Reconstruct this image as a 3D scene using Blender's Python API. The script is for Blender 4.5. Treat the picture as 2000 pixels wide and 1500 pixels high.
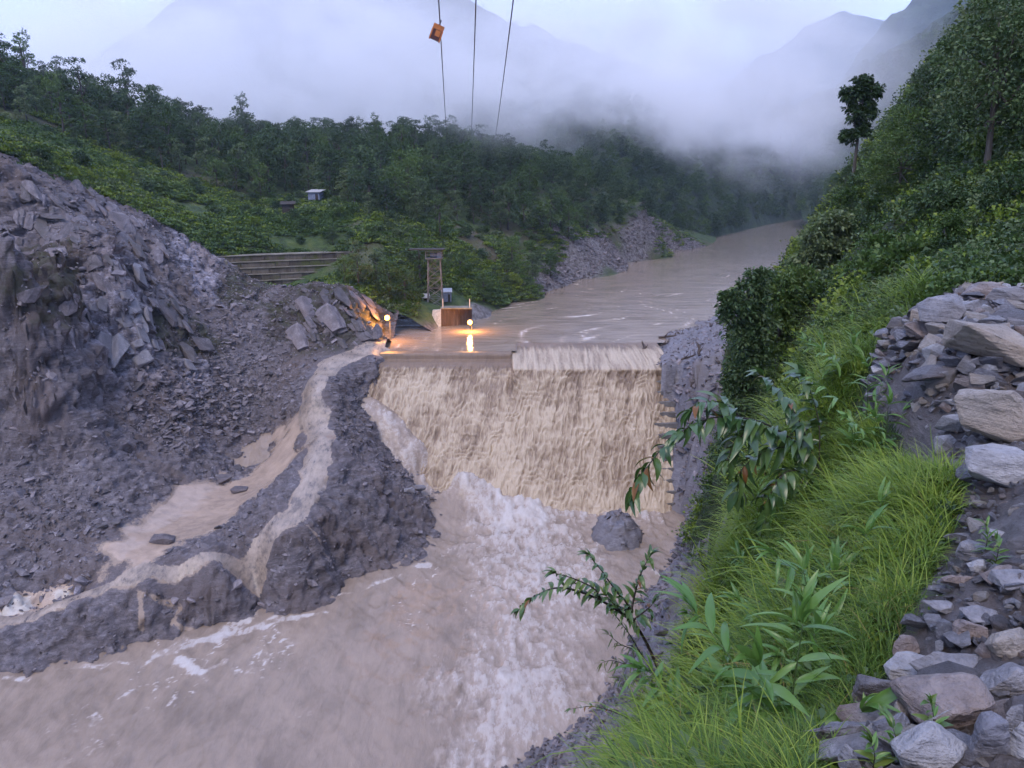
import bpy, bmesh, math, random
import numpy as np
from mathutils import Vector, Matrix, Euler

for _o in list(bpy.data.objects):
    bpy.data.objects.remove(_o)
SC = bpy.context.scene
COL = SC.collection
R = math.radians

# ------------------------------------------------------------------ camera
CAMZ = 24.4
PITCH = R(14.8)
FPX = 1510.0            # focal length in pixels of the 2000 px wide photograph
cam_d = bpy.data.cameras.new('camera')
cam_d.sensor_width = 36.0
cam_d.lens = 36.0 * FPX / 2000.0
cam_d.clip_start = 0.05
cam_d.clip_end = 12000
cam = bpy.data.objects.new('camera', cam_d)
cam.location = (0, 0, CAMZ)
cam.rotation_euler = (math.pi / 2 - PITCH, 0, 0)
COL.objects.link(cam)
SC.camera = cam

# ------------------------------------------------------------------ sky and sun (overcast dusk)
SUN_EL, SUN_AZ = R(52), R(200)
w = bpy.data.worlds.new('World')
SC.world = w
w.use_nodes = True
nt = w.node_tree
nt.nodes.clear()
n_out = nt.nodes.new('ShaderNodeOutputWorld')
n_bg = nt.nodes.new('ShaderNodeBackground')
n_sky = nt.nodes.new('ShaderNodeTexSky')
n_sky.sky_type = 'NISHITA'
n_sky.sun_disc = False
n_sky.sun_elevation = SUN_EL
n_sky.sun_rotation = SUN_AZ
n_sky.air_density = 1.6
n_sky.dust_density = 3.0
n_sky.ozone_density = 2.0
n_mix = nt.nodes.new('ShaderNodeMix')
n_mix.data_type = 'RGBA'
n_mix.inputs[0].default_value = 0.88          # the cloud cover veils the clear sky almost wholly
n_mix.inputs[7].default_value = (4.55, 5.6, 9.9, 1)
nt.links.new(n_sky.outputs[0], n_mix.inputs[6])
nt.links.new(n_mix.outputs[2], n_bg.inputs[0])
n_bg.inputs[1].default_value = 0.15
nt.links.new(n_bg.outputs[0], n_out.inputs[0])

sun_d = bpy.data.lights.new('sun', 'SUN')
sun_d.energy = 1.45
sun_d.angle = R(28)
sun_d.color = (1.0, 0.85, 0.69)
sun = bpy.data.objects.new('sun', sun_d)
sun.rotation_euler = (math.pi / 2 - SUN_EL, 0, R(-20))
sun.location = (0, 0, 200)
COL.objects.link(sun)

SC.view_settings.view_transform = 'Standard'
SC.view_settings.look = 'None'
SC.view_settings.exposure = 0.54
SC.view_settings.gamma = 1.0
SC.view_settings.use_curve_mapping = False
SC.render.engine = 'CYCLES'
cy = SC.cycles
cy.use_denoising = True
cy.denoiser = 'OPENIMAGEDENOISE'
cy.max_bounces = 10
cy.diffuse_bounces = 2
cy.glossy_bounces = 2
cy.transmission_bounces = 2
cy.transparent_max_bounces = 8
cy.volume_bounces = 7
cy.volume_step_rate = 0.5
cy.volume_max_steps = 128
cy.use_adaptive_sampling = True
cy.adaptive_threshold = 0.03
cy.sample_clamp_indirect = 4.0
cy.caustics_reflective = False
cy.caustics_refractive = False

# ------------------------------------------------------------------ picture point -> place in the valley
def ray(u, v):
    X = (u - 1000.0) / FPX
    Y = -(v - 750.0) / FPX
    return np.array((X, math.cos(PITCH) + Y * math.sin(PITCH), -math.sin(PITCH) + Y * math.cos(PITCH)))
EYE = np.array((0, 0, CAMZ))
def atz(u, v, z):
    r = ray(u, v)
    return EYE + r * ((z - CAMZ) / r[2])
def atd(u, v, d):
    r = ray(u, v)
    return EYE + r * (d / r[1])

# ------------------------------------------------------------------ noise
def _hash(ix, iy, iz, seed):
    h = (ix.astype(np.int64) * 374761393 + iy.astype(np.int64) * 668265263 + iz.astype(np.int64) * 2147483647 + seed * 1274126177) & 0xffffffff
    h = ((h ^ (h >> 13)) * 1274126177) & 0xffffffff
    h = ((h ^ (h >> 16)) * 2246822519) & 0xffffffff
    h = h ^ (h >> 15)
    return (h & 0xffffff) / float(0xffffff)
def vnoise(p, seed=0):
    i = np.floor(p).astype(np.int64)
    f = p - i
    f = f * f * f * (f * (f * 6 - 15) + 10)
    r = 0
    for dx in (0, 1):
        wx = f[:, 0] if dx else 1 - f[:, 0]
        for dy in (0, 1):
            wy = f[:, 1] if dy else 1 - f[:, 1]
            for dz in (0, 1):
                wz = f[:, 2] if dz else 1 - f[:, 2]
                r = r + wx * wy * wz * _hash(i[:, 0] + dx, i[:, 1] + dy, i[:, 2] + dz, seed)
    return r * 2 - 1
def fbm(p, octv=4, seed=0, gain=0.5, lac=2.03):
    a, s, t = 1.0, 0, 0
    q = p.copy()
    for k in range(octv):
        s = s + a * vnoise(q + 17.3 * k, seed + k)
        t += a
        a *= gain
        q = q * lac
    return s / t
def ridged(p, octv=4, seed=0, gain=0.5):
    a, s, t = 1.0, 0, 0
    q = p.copy()
    for k in range(octv):
        s = s + a * (1 - np.abs(vnoise(q + 9.1 * k, seed + k)) * 2)
        t += a
        a *= gain
        q = q * 2.1
    return s / t
def facets(p, seed=0, tilt=0.9):
    """blocky relief: every cell of a jittered lattice has its own tilted plane"""
    i = np.floor(p).astype(np.int64)
    best = np.full(len(p), 1e9)
    val = np.zeros(len(p))
    for dx in (-1, 0, 1):
        for dy in (-1, 0, 1):
            for dz in (-1, 0, 1):
                cx, cy_, cz = i[:, 0] + dx, i[:, 1] + dy, i[:, 2] + dz
                c = np.stack([cx + _hash(cx, cy_, cz, seed), cy_ + _hash(cx, cy_, cz, seed + 1), cz + _hash(cx, cy_, cz, seed + 2)], 1)
                d = p - c
                dd = (d * d).sum(1)
                m = dd < best
                if m.any():
                    g = np.stack([_hash(cx, cy_, cz, seed + k) - 0.5 for k in (3, 4, 5)], 1)
                    v = (_hash(cx, cy_, cz, seed + 6) - 0.5) + tilt * 2 * (g * d).sum(1)
                    val = np.where(m, v, val)
                    best = np.where(m, dd, best)
    return val
def sstep(a, b, x):
    t = np.clip((x - a) / (b - a), 0, 1)
    return t * t * (3 - 2 * t)

# ------------------------------------------------------------------ scattered points -> smooth height field
def ray_hit(fld, u, v, d0, d1, n=400):
    """first place along a picture ray where it meets a height field"""
    r = ray(u, v)
    d = np.geomspace(d0, d1, n)
    t_ = d / r[1]
    z = CAMZ + r[2] * t_
    h = fld(r[0] * t_, d)
    k = np.argmax(z <= h)
    if z[k] > h[k]: k = n - 1
    return EYE + r * t_[k]
class Field:
    def __init__(self, pts, smooth=0.4, lin=True):
        P = np.array(pts, float)
        self.xy, z = P[:, :2], P[:, 2]
        n = len(P)
        d = np.sqrt(((self.xy[:, None] - self.xy[None]) ** 2).sum(2) + 0.25)
        A = np.zeros((n + 3, n + 3))
        A[:n, :n] = -d + smooth * np.eye(n)
        Q = np.hstack([np.ones((n, 1)), self.xy])
        A[:n, n:] = Q
        A[n:, :n] = Q.T
        self.w = np.linalg.solve(A, np.concatenate([z, np.zeros(3)]))
    def __call__(self, x, y):
        x = np.asarray(x, float)
        y = np.asarray(y, float)
        out = np.zeros(x.size)
        X, Y = x.ravel(), y.ravel()
        n = len(self.xy)
        for s in range(0, X.size, 20000):
            a = np.stack([X[s:s + 20000], Y[s:s + 20000]], 1)
            d = np.sqrt((a[:, None, 0] - self.xy[None, :, 0]) ** 2 + (a[:, None, 1] - self.xy[None, :, 1]) ** 2 + 0.25)
            out[s:s + 20000] = -d @ self.w[:n] + self.w[n] + a @ self.w[n + 1:]
        return out.reshape(x.shape)

# ------------------------------------------------------------------ mesh helpers
def mesh_np(name, V, F, smooth=True):
    """V (n,3), F (m,3) or (m,4) arrays"""
    me = bpy.data.meshes.new(name)
    V = np.ascontiguousarray(V, np.float32)
    F = np.ascontiguousarray(F, np.int32)
    k = F.shape[1]
    me.vertices.add(len(V))
    me.vertices.foreach_set('co', V.ravel())
    me.loops.add(F.size)
    me.loops.foreach_set('vertex_index', F.ravel())
    me.polygons.add(len(F))
    me.polygons.foreach_set('loop_start', np.arange(0, F.size, k, dtype=np.int32))
    me.polygons.foreach_set('loop_total', np.full(len(F), k, np.int32))
    me.update(calc_edges=True)
    if smooth:
        me.polygons.foreach_set('use_smooth', np.ones(len(F), bool))
    return me
def attr(me, name, vals):
    a = me.attributes.new(name, 'FLOAT', 'POINT')
    a.data.foreach_set('value', np.ascontiguousarray(vals, np.float32))
def grid_faces(nx, ny):
    i = np.arange(nx * ny).reshape(ny, nx)
    return np.stack([i[:-1, :-1], i[:-1, 1:], i[1:, 1:], i[1:, :-1]], -1).reshape(-1, 4)
def normals_of(V, nx, ny):
    G = V.reshape(ny, nx, 3)
    du = np.gradient(G, axis=1)
    dv = np.gradient(G, axis=0)
    n = np.cross(du, dv)
    n /= np.linalg.norm(n, axis=2, keepdims=True) + 1e-9
    return n.reshape(-1, 3)
def compact(V, F, keep, attrs):
    F = F[keep]
    used = np.unique(F)
    remap = np.full(len(V), -1)
    remap[used] = np.arange(len(used))
    return V[used], remap[F], {k: a[used] for k, a in attrs.items()}
def link(name, me, mat=None, parent=None, label=None, cat=None, group=None, kind=None, loc=None):
    o = bpy.data.objects.new(name, me)
    COL.objects.link(o)
    if mat is not None and me is not None:
        if len(me.materials) == 0:
            me.materials.append(mat)
    if parent is not None:
        o.parent = parent
    if loc is not None:
        o.location = loc
    tag(o, label, cat, group, kind)
    return o
def tag(o, label=None, cat=None, group=None, kind=None):
    if label: o['label'] = label
    if cat: o['category'] = cat
    if group: o['group'] = group
    if kind: o['kind'] = kind
    return o
def empty(name, loc, label=None, cat=None, group=None, rz=0):
    o = bpy.data.objects.new(name, None)
    COL.objects.link(o)
    o.location = loc
    o.rotation_euler = (0, 0, rz)
    return tag(o, label, cat, group)
class MB:
    """collects boxes, beams, tubes into one mesh"""
    def __init__(self):
        self.v, self.f = [], []
    def add(self, vs, fs):
        b = len(self.v)
        self.v += [tuple(p) for p in vs]
        self.f += [tuple(b + i for i in q) for q in fs]
        return self
    def box(self, a, b):
        (x0, y0, z0), (x1, y1, z1) = a, b
        return self.add([(x0, y0, z0), (x1, y0, z0), (x1, y1, z0), (x0, y1, z0), (x0, y0, z1), (x1, y0, z1), (x1, y1, z1), (x0, y1, z1)],
                        [(3, 2, 1, 0), (4, 5, 6, 7), (0, 1, 5, 4), (1, 2, 6, 5), (2, 3, 7, 6), (3, 0, 4, 7)])
    def beam(self, p, q, r):
        return self.tube([p, q], [r, r], 4)
    def tube(self, pts, rad, n=6, cap=True):
        pts = [Vector(p) for p in pts]
        b = len(self.v)
        for i, p in enumerate(pts):
            t = (pts[min(i + 1, len(pts) - 1)] - pts[max(i - 1, 0)]).normalized()
            a = t.orthogonal().normalized() if i == 0 else (a - t * a.dot(t)).normalized()
            c = t.cross(a)
            for k in range(n):
                an = 2 * math.pi * k / n
                self.v.append(tuple(p + (a * math.cos(an) + c * math.sin(an)) * rad[i]))
        for i in range(len(pts) - 1):
            for k in range(n):
                self.f.append((b + i * n + k, b + i * n + (k + 1) % n, b + (i + 1) * n + (k + 1) % n, b + (i + 1) * n + k))
        if cap:
            self.f.append(tuple(b + k for k in reversed(range(n))))
            e = b + (len(pts) - 1) * n
            self.f.append(tuple(e + k for k in range(n)))
        return self
    def mesh(self, name, smooth=False):
        me = bpy.data.meshes.new(name)
        me.from_pydata(self.v, [], self.f)
        me.update()
        if smooth:
            me.polygons.foreach_set('use_smooth', np.ones(len(me.polygons), bool))
        return me

# ------------------------------------------------------------------ materials
def new_mat(name):
    m = bpy.data.materials.new(name)
    m.use_nodes = True
    t = m.node_tree
    b = t.nodes['Principled BSDF']
    return m, t, b
def N(t, typ, **kw):
    n = t.nodes.new(typ)
    for k, v in kw.items():
        if k in n.inputs:
            n.inputs[k].default_value = v
        else:
            setattr(n, k, v)
    return n
def L(t, a, b):
    t.links.new(a, b)
def ramp(t, fac, stops):
    n = t.nodes.new('ShaderNodeValToRGB')
    e = n.color_ramp.elements
    while len(e) < len(stops):
        e.new(0.5)
    for i, (p, c) in enumerate(stops):
        e[i].position = p
        e[i].color = (*c, 1) if len(c) == 3 else c
    L(t, fac, n.inputs[0])
    return n.outputs[0]
def mixc(t, fac, a, b, mode='MIX'):
    n = t.nodes.new('ShaderNodeMix')
    n.data_type = 'RGBA'
    n.blend_type = mode
    for s, x in ((0, fac), (6, a), (7, b)):
        if hasattr(x, 'node'):
            L(t, x, n.inputs[s])
        elif s == 0:
            n.inputs[0].default_value = x
        else:
            n.inputs[s].default_value = (*x, 1)
    return n.outputs[2]
def math_n(t, op, a, b=0.0, c=None, clamp=False):
    n = t.nodes.new('ShaderNodeMath')
    n.operation = op
    n.use_clamp = clamp
    for i, x in enumerate((a, b) if c is None else (a, b, c)):
        if hasattr(x, 'node'):
            L(t, x, n.inputs[i])
        else:
            n.inputs[i].default_value = x
    return n.outputs[0]
def coords(t, scale=(1, 1, 1), rot=(0, 0, 0), src='Object'):
    tc = t.nodes.new('ShaderNodeTexCoord')
    mp = t.nodes.new('ShaderNodeMapping')
    mp.inputs['Scale'].default_value = scale
    mp.inputs['Rotation'].default_value = rot
    L(t, tc.outputs[src], mp.inputs[0])
    return mp.outputs[0]
def noise(t, vec, scale, detail=4, rough=0.55, dist=0.0):
    n = t.nodes.new('ShaderNodeTexNoise')
    n.inputs['Scale'].default_value = scale
    n.inputs['Detail'].default_value = detail
    n.inputs['Roughness'].default_value = rough
    n.inputs['Distortion'].default_value = dist
    if vec is not None:
        L(t, vec, n.inputs['Vector'])
    return n.outputs['Fac']
def voro(t, vec, scale, feature='F1', out='Distance'):
    n = t.nodes.new('ShaderNodeTexVoronoi')
    n.feature = feature
    n.inputs['Scale'].default_value = scale
    L(t, vec, n.inputs['Vector'])
    return n.outputs[out]
def bump(t, b, height, strength=0.5, dist=0.1):
    n = t.nodes.new('ShaderNodeBump')
    n.inputs['Strength'].default_value = strength
    n.inputs['Distance'].default_value = dist
    L(t, height, n.inputs['Height'])
    L(t, n.outputs[0], b.inputs['Normal'])
def attr_n(t, name):
    n = t.nodes.new('ShaderNodeAttribute')
    n.attribute_name = name
    return n.outputs['Fac']

def mat_rock(name, dark, mid, light, brown, scale=1.0, rough=0.75, strata=(0.5, -0.7, 0.3), vary=0.0):
    m, t, b = new_mat(name)
    v = coords(t)
    big = noise(t, v, 0.12 * scale, 5, 0.6)
    med = noise(t, v, 1.1 * scale, 6, 0.65)
    sv = coords(t, scale=(0.5 * scale, 0.5 * scale, 3.2 * scale), rot=strata)
    st = noise(t, sv, 1.4, 5, 0.65, 0.6)
    fine = noise(t, v, 7.0 * scale, 5, 0.7)
    f = math_n(t, 'ADD', math_n(t, 'MULTIPLY', med, 0.45), math_n(t, 'MULTIPLY', st, 0.55))
    c = ramp(t, f, [(0.32, dark), (0.5, mid), (0.68, light)])
    c = mixc(t, ramp(t, big, [(0.45, (0, 0, 0)), (0.68, (1, 1, 1))]), c, brown)
    c2 = mixc(t, math_n(t, 'MULTIPLY', ramp(t, fine, [(0.35, (1, 1, 1)), (0.5, (0, 0, 0))]), 0.5), c, dark)
    if vary:
        oi = t.nodes.new('ShaderNodeObjectInfo')
        c2 = mixc(t, 1.0, c2, ramp(t, oi.outputs['Random'], [(0, (1 - vary * .7,) * 3), (1, (1 + vary,) * 3)]), 'MULTIPLY')
    L(t, c2, b.inputs['Base Color'])
    L(t, ramp(t, med, [(0.3, (rough - .2,) * 3), (0.7, (rough + .12,) * 3)]), b.inputs['Roughness'])
    h = math_n(t, 'ADD', math_n(t, 'MULTIPLY', st, 0.6), math_n(t, 'MULTIPLY', fine, 0.5))
    bump(t, b, h, 0.9, 0.25 / scale)
    return m
M_ROCK = mat_rock('landslide_rock', (.036, .030, .034), (.120, .104, .113), (.275, .250, .265), (.120, .092, .086))
M_STONE = mat_rock('scree_stone', (.060, .053, .058), (.150, .133, .144), (.30, .278, .290), (.14, .110, .103), 1.6, vary=.75)
M_CLIFF = mat_rock('dark_cliff', (.030, .028, .030), (.085, .078, .078), (.17, .158, .165), (.075, .062, .040), 0.9, 0.8, (0.2, -1.2, 0.1))
# ================================================================== LEFT BANK (landslide, causeway, hillside)
ZU, ZL, ZP = 0.0, -17.0, -11.0      # water levels: above the weir, below it, pool beside the causeway
def PZ(*a): return [tuple(atz(u, v, z)) for u, v, z in a]
def PD(*a): return [tuple(atd(u, v, d)) for u, v, d in a]
ROAD = PZ((800, 678, .05), (755, 684, .1), (700, 690, .1), (645, 705, -.1), (612, 735, -.8), (608, 770, -2.2), (625, 850, -5), (618, 900, -6.6), (598, 960, -8.3), (570, 1015, -9.8),
          (520, 1045, -10.6), (400, 1085, -11.5), (300, 1115, -12.1), (200, 1150, -12.8), (100, 1182, -13.4), (0, 1212, -13.9), (-120, 1248, -14.4))
ROADW = [1.6, 1.5, 1.4, 1.3, 1.25, 1.15, 1.1, 1.05, .95, .85, .65, .45, .4, .35, .3, .3, .3]
left_pts = []
# shore of the lower river
left_pts += PZ((-120, 1375, -17.6), (-60, 1350, -17.5), (0, 1328, -17.4), (120, 1308, -17.4), (280, 1262, -17.4), (420, 1217, -17.4), (520, 1182, -17.4), (680, 1147, -17.4), (830, 1100, -17.4), (858, 1050, -17.3), (862, 1000, -16.6))
# river bed
left_pts += PZ((300, 1400, -21), (0, 1500, -21), (700, 1300, -21), (950, 1150, -20.5), (1000, 1350, -21), (950, 1040, -18.5))
left_pts += [(-60, 42, -25), (-20, 42, -25), (0, 45, -25), (-95, 42, -22), (-40, 38, -25), (5, 70, -22), (-30, 52, -24)]
left_pts += PZ((760, 832, -9.4), (820, 882, -12.6), (870, 915, -15.2), (910, 940, -14.8), (960, 975, -17), (735, 805, -7.2), (845, 893, -14.3), (890, 925, -16.0), (795, 862, -10.8))
# toe beside the rapids
left_pts += PZ((868, 975, -16.3), (798, 930, -12.9), (745, 862, -9.3), (705, 800, -5.8), (712, 745, -3.0), (735, 706, -.5))
left_pts += PD((830, 870, 103), (900, 920, 103), (1000, 960, 99))
# upper lip of the embankment over the river
left_pts += PZ((-100, 1262, -14.3), (0, 1228, -14.0), (150, 1185, -13.3), (280, 1140, -12.5), (420, 1100, -11.8), (540, 1062, -10.9), (575, 1050, -10.7), (600, 1035, -10.4), (620, 1022, -10.3), (590, 1075, -12.0), (640, 1010, -10.2), (740, 985, -11.2), (800, 960, -12.2), (690, 930, -8.6), (760, 920, -10.4), (690, 860, -6.8), (680, 800, -4.6), (670, 750, -2.0))
left_pts += PZ((640, 1100, -15.2), (740, 1060, -14.8), (800, 1030, -14.9), (330, 1195, -15.6), (150, 1250, -15.8), (0, 1280, -15.9), (500, 1125, -14.8))
# road
left_pts += [tuple(p) for p in ROAD]
# inner side of the road, pool and ponds
left_pts += PZ((590, 790, -4.2), (575, 860, -7.6), (545, 930, -10.2), (500, 900, -11.3), (430, 950, -11.6), (360, 1000, -11.6), (300, 1040, -11.6), (255, 1075, -11.5), (470, 1000, -11.2), (380, 1045, -11.4),
               (525, 850, -9.0), (430, 880, -9.6), (325, 965, -10.3), (225, 1060, -10.6), (170, 1110, -11.6), (180, 1140, -12.9), (80, 1172, -14.2), (30, 1195, -14.2), (130, 1160, -13.8), (0, 1165, -13.0), (-100, 1215, -13.3))
# scree and cliff
for col in ([(-120, 1120, -12), (-120, 900, -4), (-120, 760, 2), (-120, 600, 11), (-120, 420, 23), (-120, 280, 30)],
            [(0, 1100, -11.5), (0, 1000, -8.5), (0, 900, -5), (0, 800, -1), (0, 700, 4), (0, 640, 7), (0, 560, 11.6), (0, 460, 18.6), (0, 400, 21.8)],
            [(100, 1050, -10.3), (100, 900, -5.5), (100, 780, -.8), (110, 690, 4), (100, 640, 7), (100, 520, 14.3), (100, 440, 19.4)],
            [(200, 1000, -9.6), (200, 900, -6), (200, 800, -2), (210, 735, 1), (220, 650, 5.9), (220, 520, 14.0), (200, 450, 18.2)],
            [(300, 900, -8), (300, 800, -3.4), (290, 735, .6), (290, 640, 5.8), (270, 510, 13.4), (300, 470, 15.9)],
            [(360, 850, -6.2), (370, 775, -2.7), (370, 700, 1.2), (370, 600, 7.0), (360, 500, 13.2)],
            [(480, 830, -7.5), (470, 760, -3.6), (480, 650, 3), (470, 580, 7.0), (455, 535, 10)],
            [(550, 780, -4.6), (555, 720, -1.6)],
            [(600, 698, -.3), (600, 640, 3.4), (600, 565, 8.4)], [(680, 680, .5), (690, 625, 4.2), (690, 575, 7.4)], [(745, 662, .2), (745, 615, 3.4), (742, 600, 4.2)]):
    left_pts += PZ(*col)
RIM = PD((-220, 250, 98), (-120, 272, 101), (0, 300, 104), (120, 352, 110), (200, 386, 115), (300, 432, 122), (380, 472, 126), (430, 507, 130), (520, 558, 128), (620, 558, 124), (700, 570, 123), (750, 600, 127))
left_pts += [tuple(p) for p in RIM]
# green hillside behind the rim
left_pts += PD((-200, 200, 125), (0, 255, 120), (0, 200, 150), (0, 185, 185), (150, 310, 125), (150, 260, 160), (150, 220, 195), (300, 385, 140), (300, 310, 165), (300, 270, 205), (500, 478, 137), (500, 410, 160), (500, 340, 185), (500, 300, 215),
               (600, 390, 170), (620, 330, 200), (640, 295, 228), (740, 474, 141), (740, 420, 155), (740, 350, 190), (760, 300, 228), (850, 460, 158), (860, 390, 185), (870, 330, 212), (880, 300, 235),
               (960, 480, 165), (980, 400, 200), (1000, 330, 240), (1100, 455, 205), (1100, 390, 232), (1110, 345, 262), (1200, 445, 245), (1230, 380, 285), (1300, 445, 285), (1260, 390, 262))
left_pts += PD((600, 558, 131), (520, 558, 133), (650, 545, 132), (720, 548, 132), (780, 545, 136), (800, 580, 134), (-200, 300, 260), (100, 275, 280), (400, 330, 300), (700, 360, 320), (900, 370, 330), (1100, 380, 340))
# building platform and its shore
left_pts += PZ((800, 622, 2.2), (850, 606, 2.5), (880, 598, 2.6), (930, 592, 2.5), (830, 590, 2.9), (900, 575, 3.6))
left_pts += PZ((770, 668, .3), (800, 655, .15), (850, 644, .1), (890, 641, -.3), (935, 628, -.3), (962, 607, .1), (1000, 590, .1), (1060, 571, .1), (1130, 545, .1), (1220, 513, .1), (1300, 490, .1), (1400, 465, .1), (1500, 441, .1), (1590, 425, .1))
left_pts += PZ((1000, 640, -3), (1150, 600, -4), (1300, 540, -5), (880, 672, -3), (800, 684, -2.0), (1500, 470, -6), (1000, 690, -4))
left_pts += PZ((1020, 548, 4.0), (1100, 500, 5.6), (1200, 480, 5.2), (1260, 462, 6), (1330, 462, 4), (960, 555, 4.2))
HL = Field(left_pts, 0.35)

def rim_y(x):
    xs = np.array([p[0] for p in RIM])
    ys = np.array([p[1] for p in RIM])
    return np.interp(x, xs, ys)
def seg_dist(x, y, poly, width):
    """distance to a polyline minus its local half width"""
    best = np.full(x.shape, 1e9)
    for (a, b, wa, wb) in zip(poly[:-1], poly[1:], width[:-1], width[1:]):
        dx, dy = b[0] - a[0], b[1] - a[1]
        t = np.clip(((x - a[0]) * dx + (y - a[1]) * dy) / (dx * dx + dy * dy), 0, 1)
        d = np.hypot(x - a[0] - t * dx, y - a[1] - t * dy) - (wa + t * (wb - wa))
        best = np.minimum(best, d)
    return best

# --- landslide mesh
x0, x1, y0, y1, st = -96.0, 6.0, 46.0, 134.0, 0.22
ysl = np.concatenate([np.arange(46, 88, .24), np.arange(88, 127, .12), np.arange(127, 134, .24)])
xsl = np.linspace(x0, x1, int((x1 - x0) / .2) + 1)
nx, ny = len(xsl), len(ysl)
gx, gy = np.meshgrid(xsl, ysl)
gx, gy = gx.ravel(), gy.ravel()
gz = HL(gx, gy)
V = np.stack([gx, gy, gz], 1)
nrm = normals_of(V, nx, ny)
road_d = seg_dist(gx, gy, ROAD, ROADW)
edge_n = fbm(np.stack([gx * .5, gy * .5, gz * 0], 1), 3, 5)
FAN = PZ((555, 870, -9.6), (520, 930, -10.7), (440, 970, -11.4), (350, 1030, -11.6), (270, 1085, -11.9), (215, 1125, -12.7))
fan_d = seg_dist(gx, gy, FAN, [1.2, 3.4, 4.6, 4.2, 2.6, .7]) + edge_n * 2.2
road_m = 1 - sstep(-0.2, 1.6, road_d)
steep = 1 - nrm[:, 2]
cliff_m = sstep(0.25, 0.6, steep) * sstep(-4, 3, gz)
# strata dip towards the lower right of the picture: blocks are long along that direction
dip = Matrix.Rotation(R(38), 3, 'Y') @ Matrix.Rotation(R(12), 3, 'Z')
D3 = np.array(dip)
Q = V @ D3.T
rel = facets(Q * np.array((.10, .16, .34)), 11, .9) * .9 + facets(Q * np.array((.25, .36, .95)), 31, 1.0) * .6 + facets(Q * np.array((.6, .9, 2.4)), 37, 1.0) * .38
rel2 = facets(V * .38, 51, 1.0) * 0.5 + facets(V * .95, 57, 1.0) * 0.34 + facets(V * 1.9, 61, 1.0) * 0.16
swell = fbm(V * 0.07, 3, 3)
calm = np.maximum(road_m, np.maximum(1 - sstep(-.5, 2.0, fan_d), 0))
disp = cliff_m * rel + (1 - calm) * (rel2 + swell * 0.6 * (1 - cliff_m)) + calm * fbm(V * .8, 3, 8) * 0.07
shore = sstep(0.0, 2.5, np.abs(gz - ZU) + 3 * (gx < -40))
V2 = V + nrm * (disp * (0.35 + 0.65 * shore))[:, None]
# muddy run-off spreads over the road with ragged edges
mud = road_d + edge_n * .9
F = grid_faces(nx, ny)
fc = F[:, 0]
own = (gy[fc] < rim_y(gx[fc]) + 0.6) & (gx[fc] < np.where(gy[fc] > 104.5, -17.5, 3))
own &= ~((gy[fc] > 112) & (gx[fc] > -19.0))
under = (gz[fc] < -19.0)
wet_road = (mud[fc] < 0.35) & own
att = {'mud': np.clip(1 - sstep(0.0, .9, mud), 0, 1), 'flow': fbm(np.stack([gx * .6, gy * .25, gz * .6], 1), 4, 77)}
# thin muddy rivulets running down the outer bank
def rivulets(pts, wd):
    return 1 - sstep(0.0, 0.55, seg_dist(gx, gy, PZ(*pts), [wd] * len(pts)) + edge_n * .5)
riv = np.maximum.reduce([rivulets([(330, 1130, -12.3), (295, 1160, -13.5), (280, 1200, -15.5), (280, 1250, -17.3)], .0),
                         rivulets([(345, 1130, -12.3), (335, 1190, -15), (370, 1235, -17.3)], .0), rivulets([(600, 1060, -12), (650, 1140, -16.8)], .0)])
att['mud'] = np.maximum(att['mud'], riv)
# broad wet fan between the road and the pool
fan = 1 - sstep(-.6, .6, fan_d)
att['mud'] = np.maximum(att['mud'], (1 - sstep(-.5, 2.2, fan_d)) * .8)

def mat_landslide():
    m = M_ROCK
    t = m.node_tree
    b = t.nodes['Principled BSDF']
    col = b.inputs['Base Color'].links[0].from_socket
    rgh = b.inputs['Roughness'].links[0].from_socket
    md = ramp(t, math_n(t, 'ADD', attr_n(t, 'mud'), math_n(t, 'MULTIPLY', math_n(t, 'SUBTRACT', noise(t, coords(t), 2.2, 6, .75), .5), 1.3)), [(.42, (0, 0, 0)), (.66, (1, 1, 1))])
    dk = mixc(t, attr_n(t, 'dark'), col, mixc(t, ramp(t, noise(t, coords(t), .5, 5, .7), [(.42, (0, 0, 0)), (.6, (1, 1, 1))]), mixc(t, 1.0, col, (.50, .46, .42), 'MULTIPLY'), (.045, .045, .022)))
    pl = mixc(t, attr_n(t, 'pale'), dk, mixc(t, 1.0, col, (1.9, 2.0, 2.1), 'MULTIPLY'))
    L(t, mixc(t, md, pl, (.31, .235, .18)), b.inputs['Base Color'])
    mr = t.nodes.new('ShaderNodeMapRange')
    L(t, md, mr.inputs[0])
    mx = mixc(t, md, rgh, (.3, .3, .3))
    L(t, mx, b.inputs['Roughness'])
    return m
mat_landslide()
M_ROAD, t, b = new_mat('wet_muddy_road')
v = coords(t)
n1 = noise(t, v, .5, 5, .6)
n2 = noise(t, coords(t, scale=(1.2, .4, 1)), 2.2, 5, .65)
L(t, ramp(t, math_n(t, 'ADD', math_n(t, 'MULTIPLY', n1, .5), math_n(t, 'MULTIPLY', n2, .5)), [(.38, (.12, .098, .088)), (.5, (.27, .215, .172)), (.62, (.36, .29, .235))]), b.inputs['Base Color'])
L(t, ramp(t, n2, [(.35, (.26,) * 3), (.6, (.5,) * 3)]), b.inputs['Roughness'])
bump(t, b, noise(t, v, 5, 5, .7), .5, .06)

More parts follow.
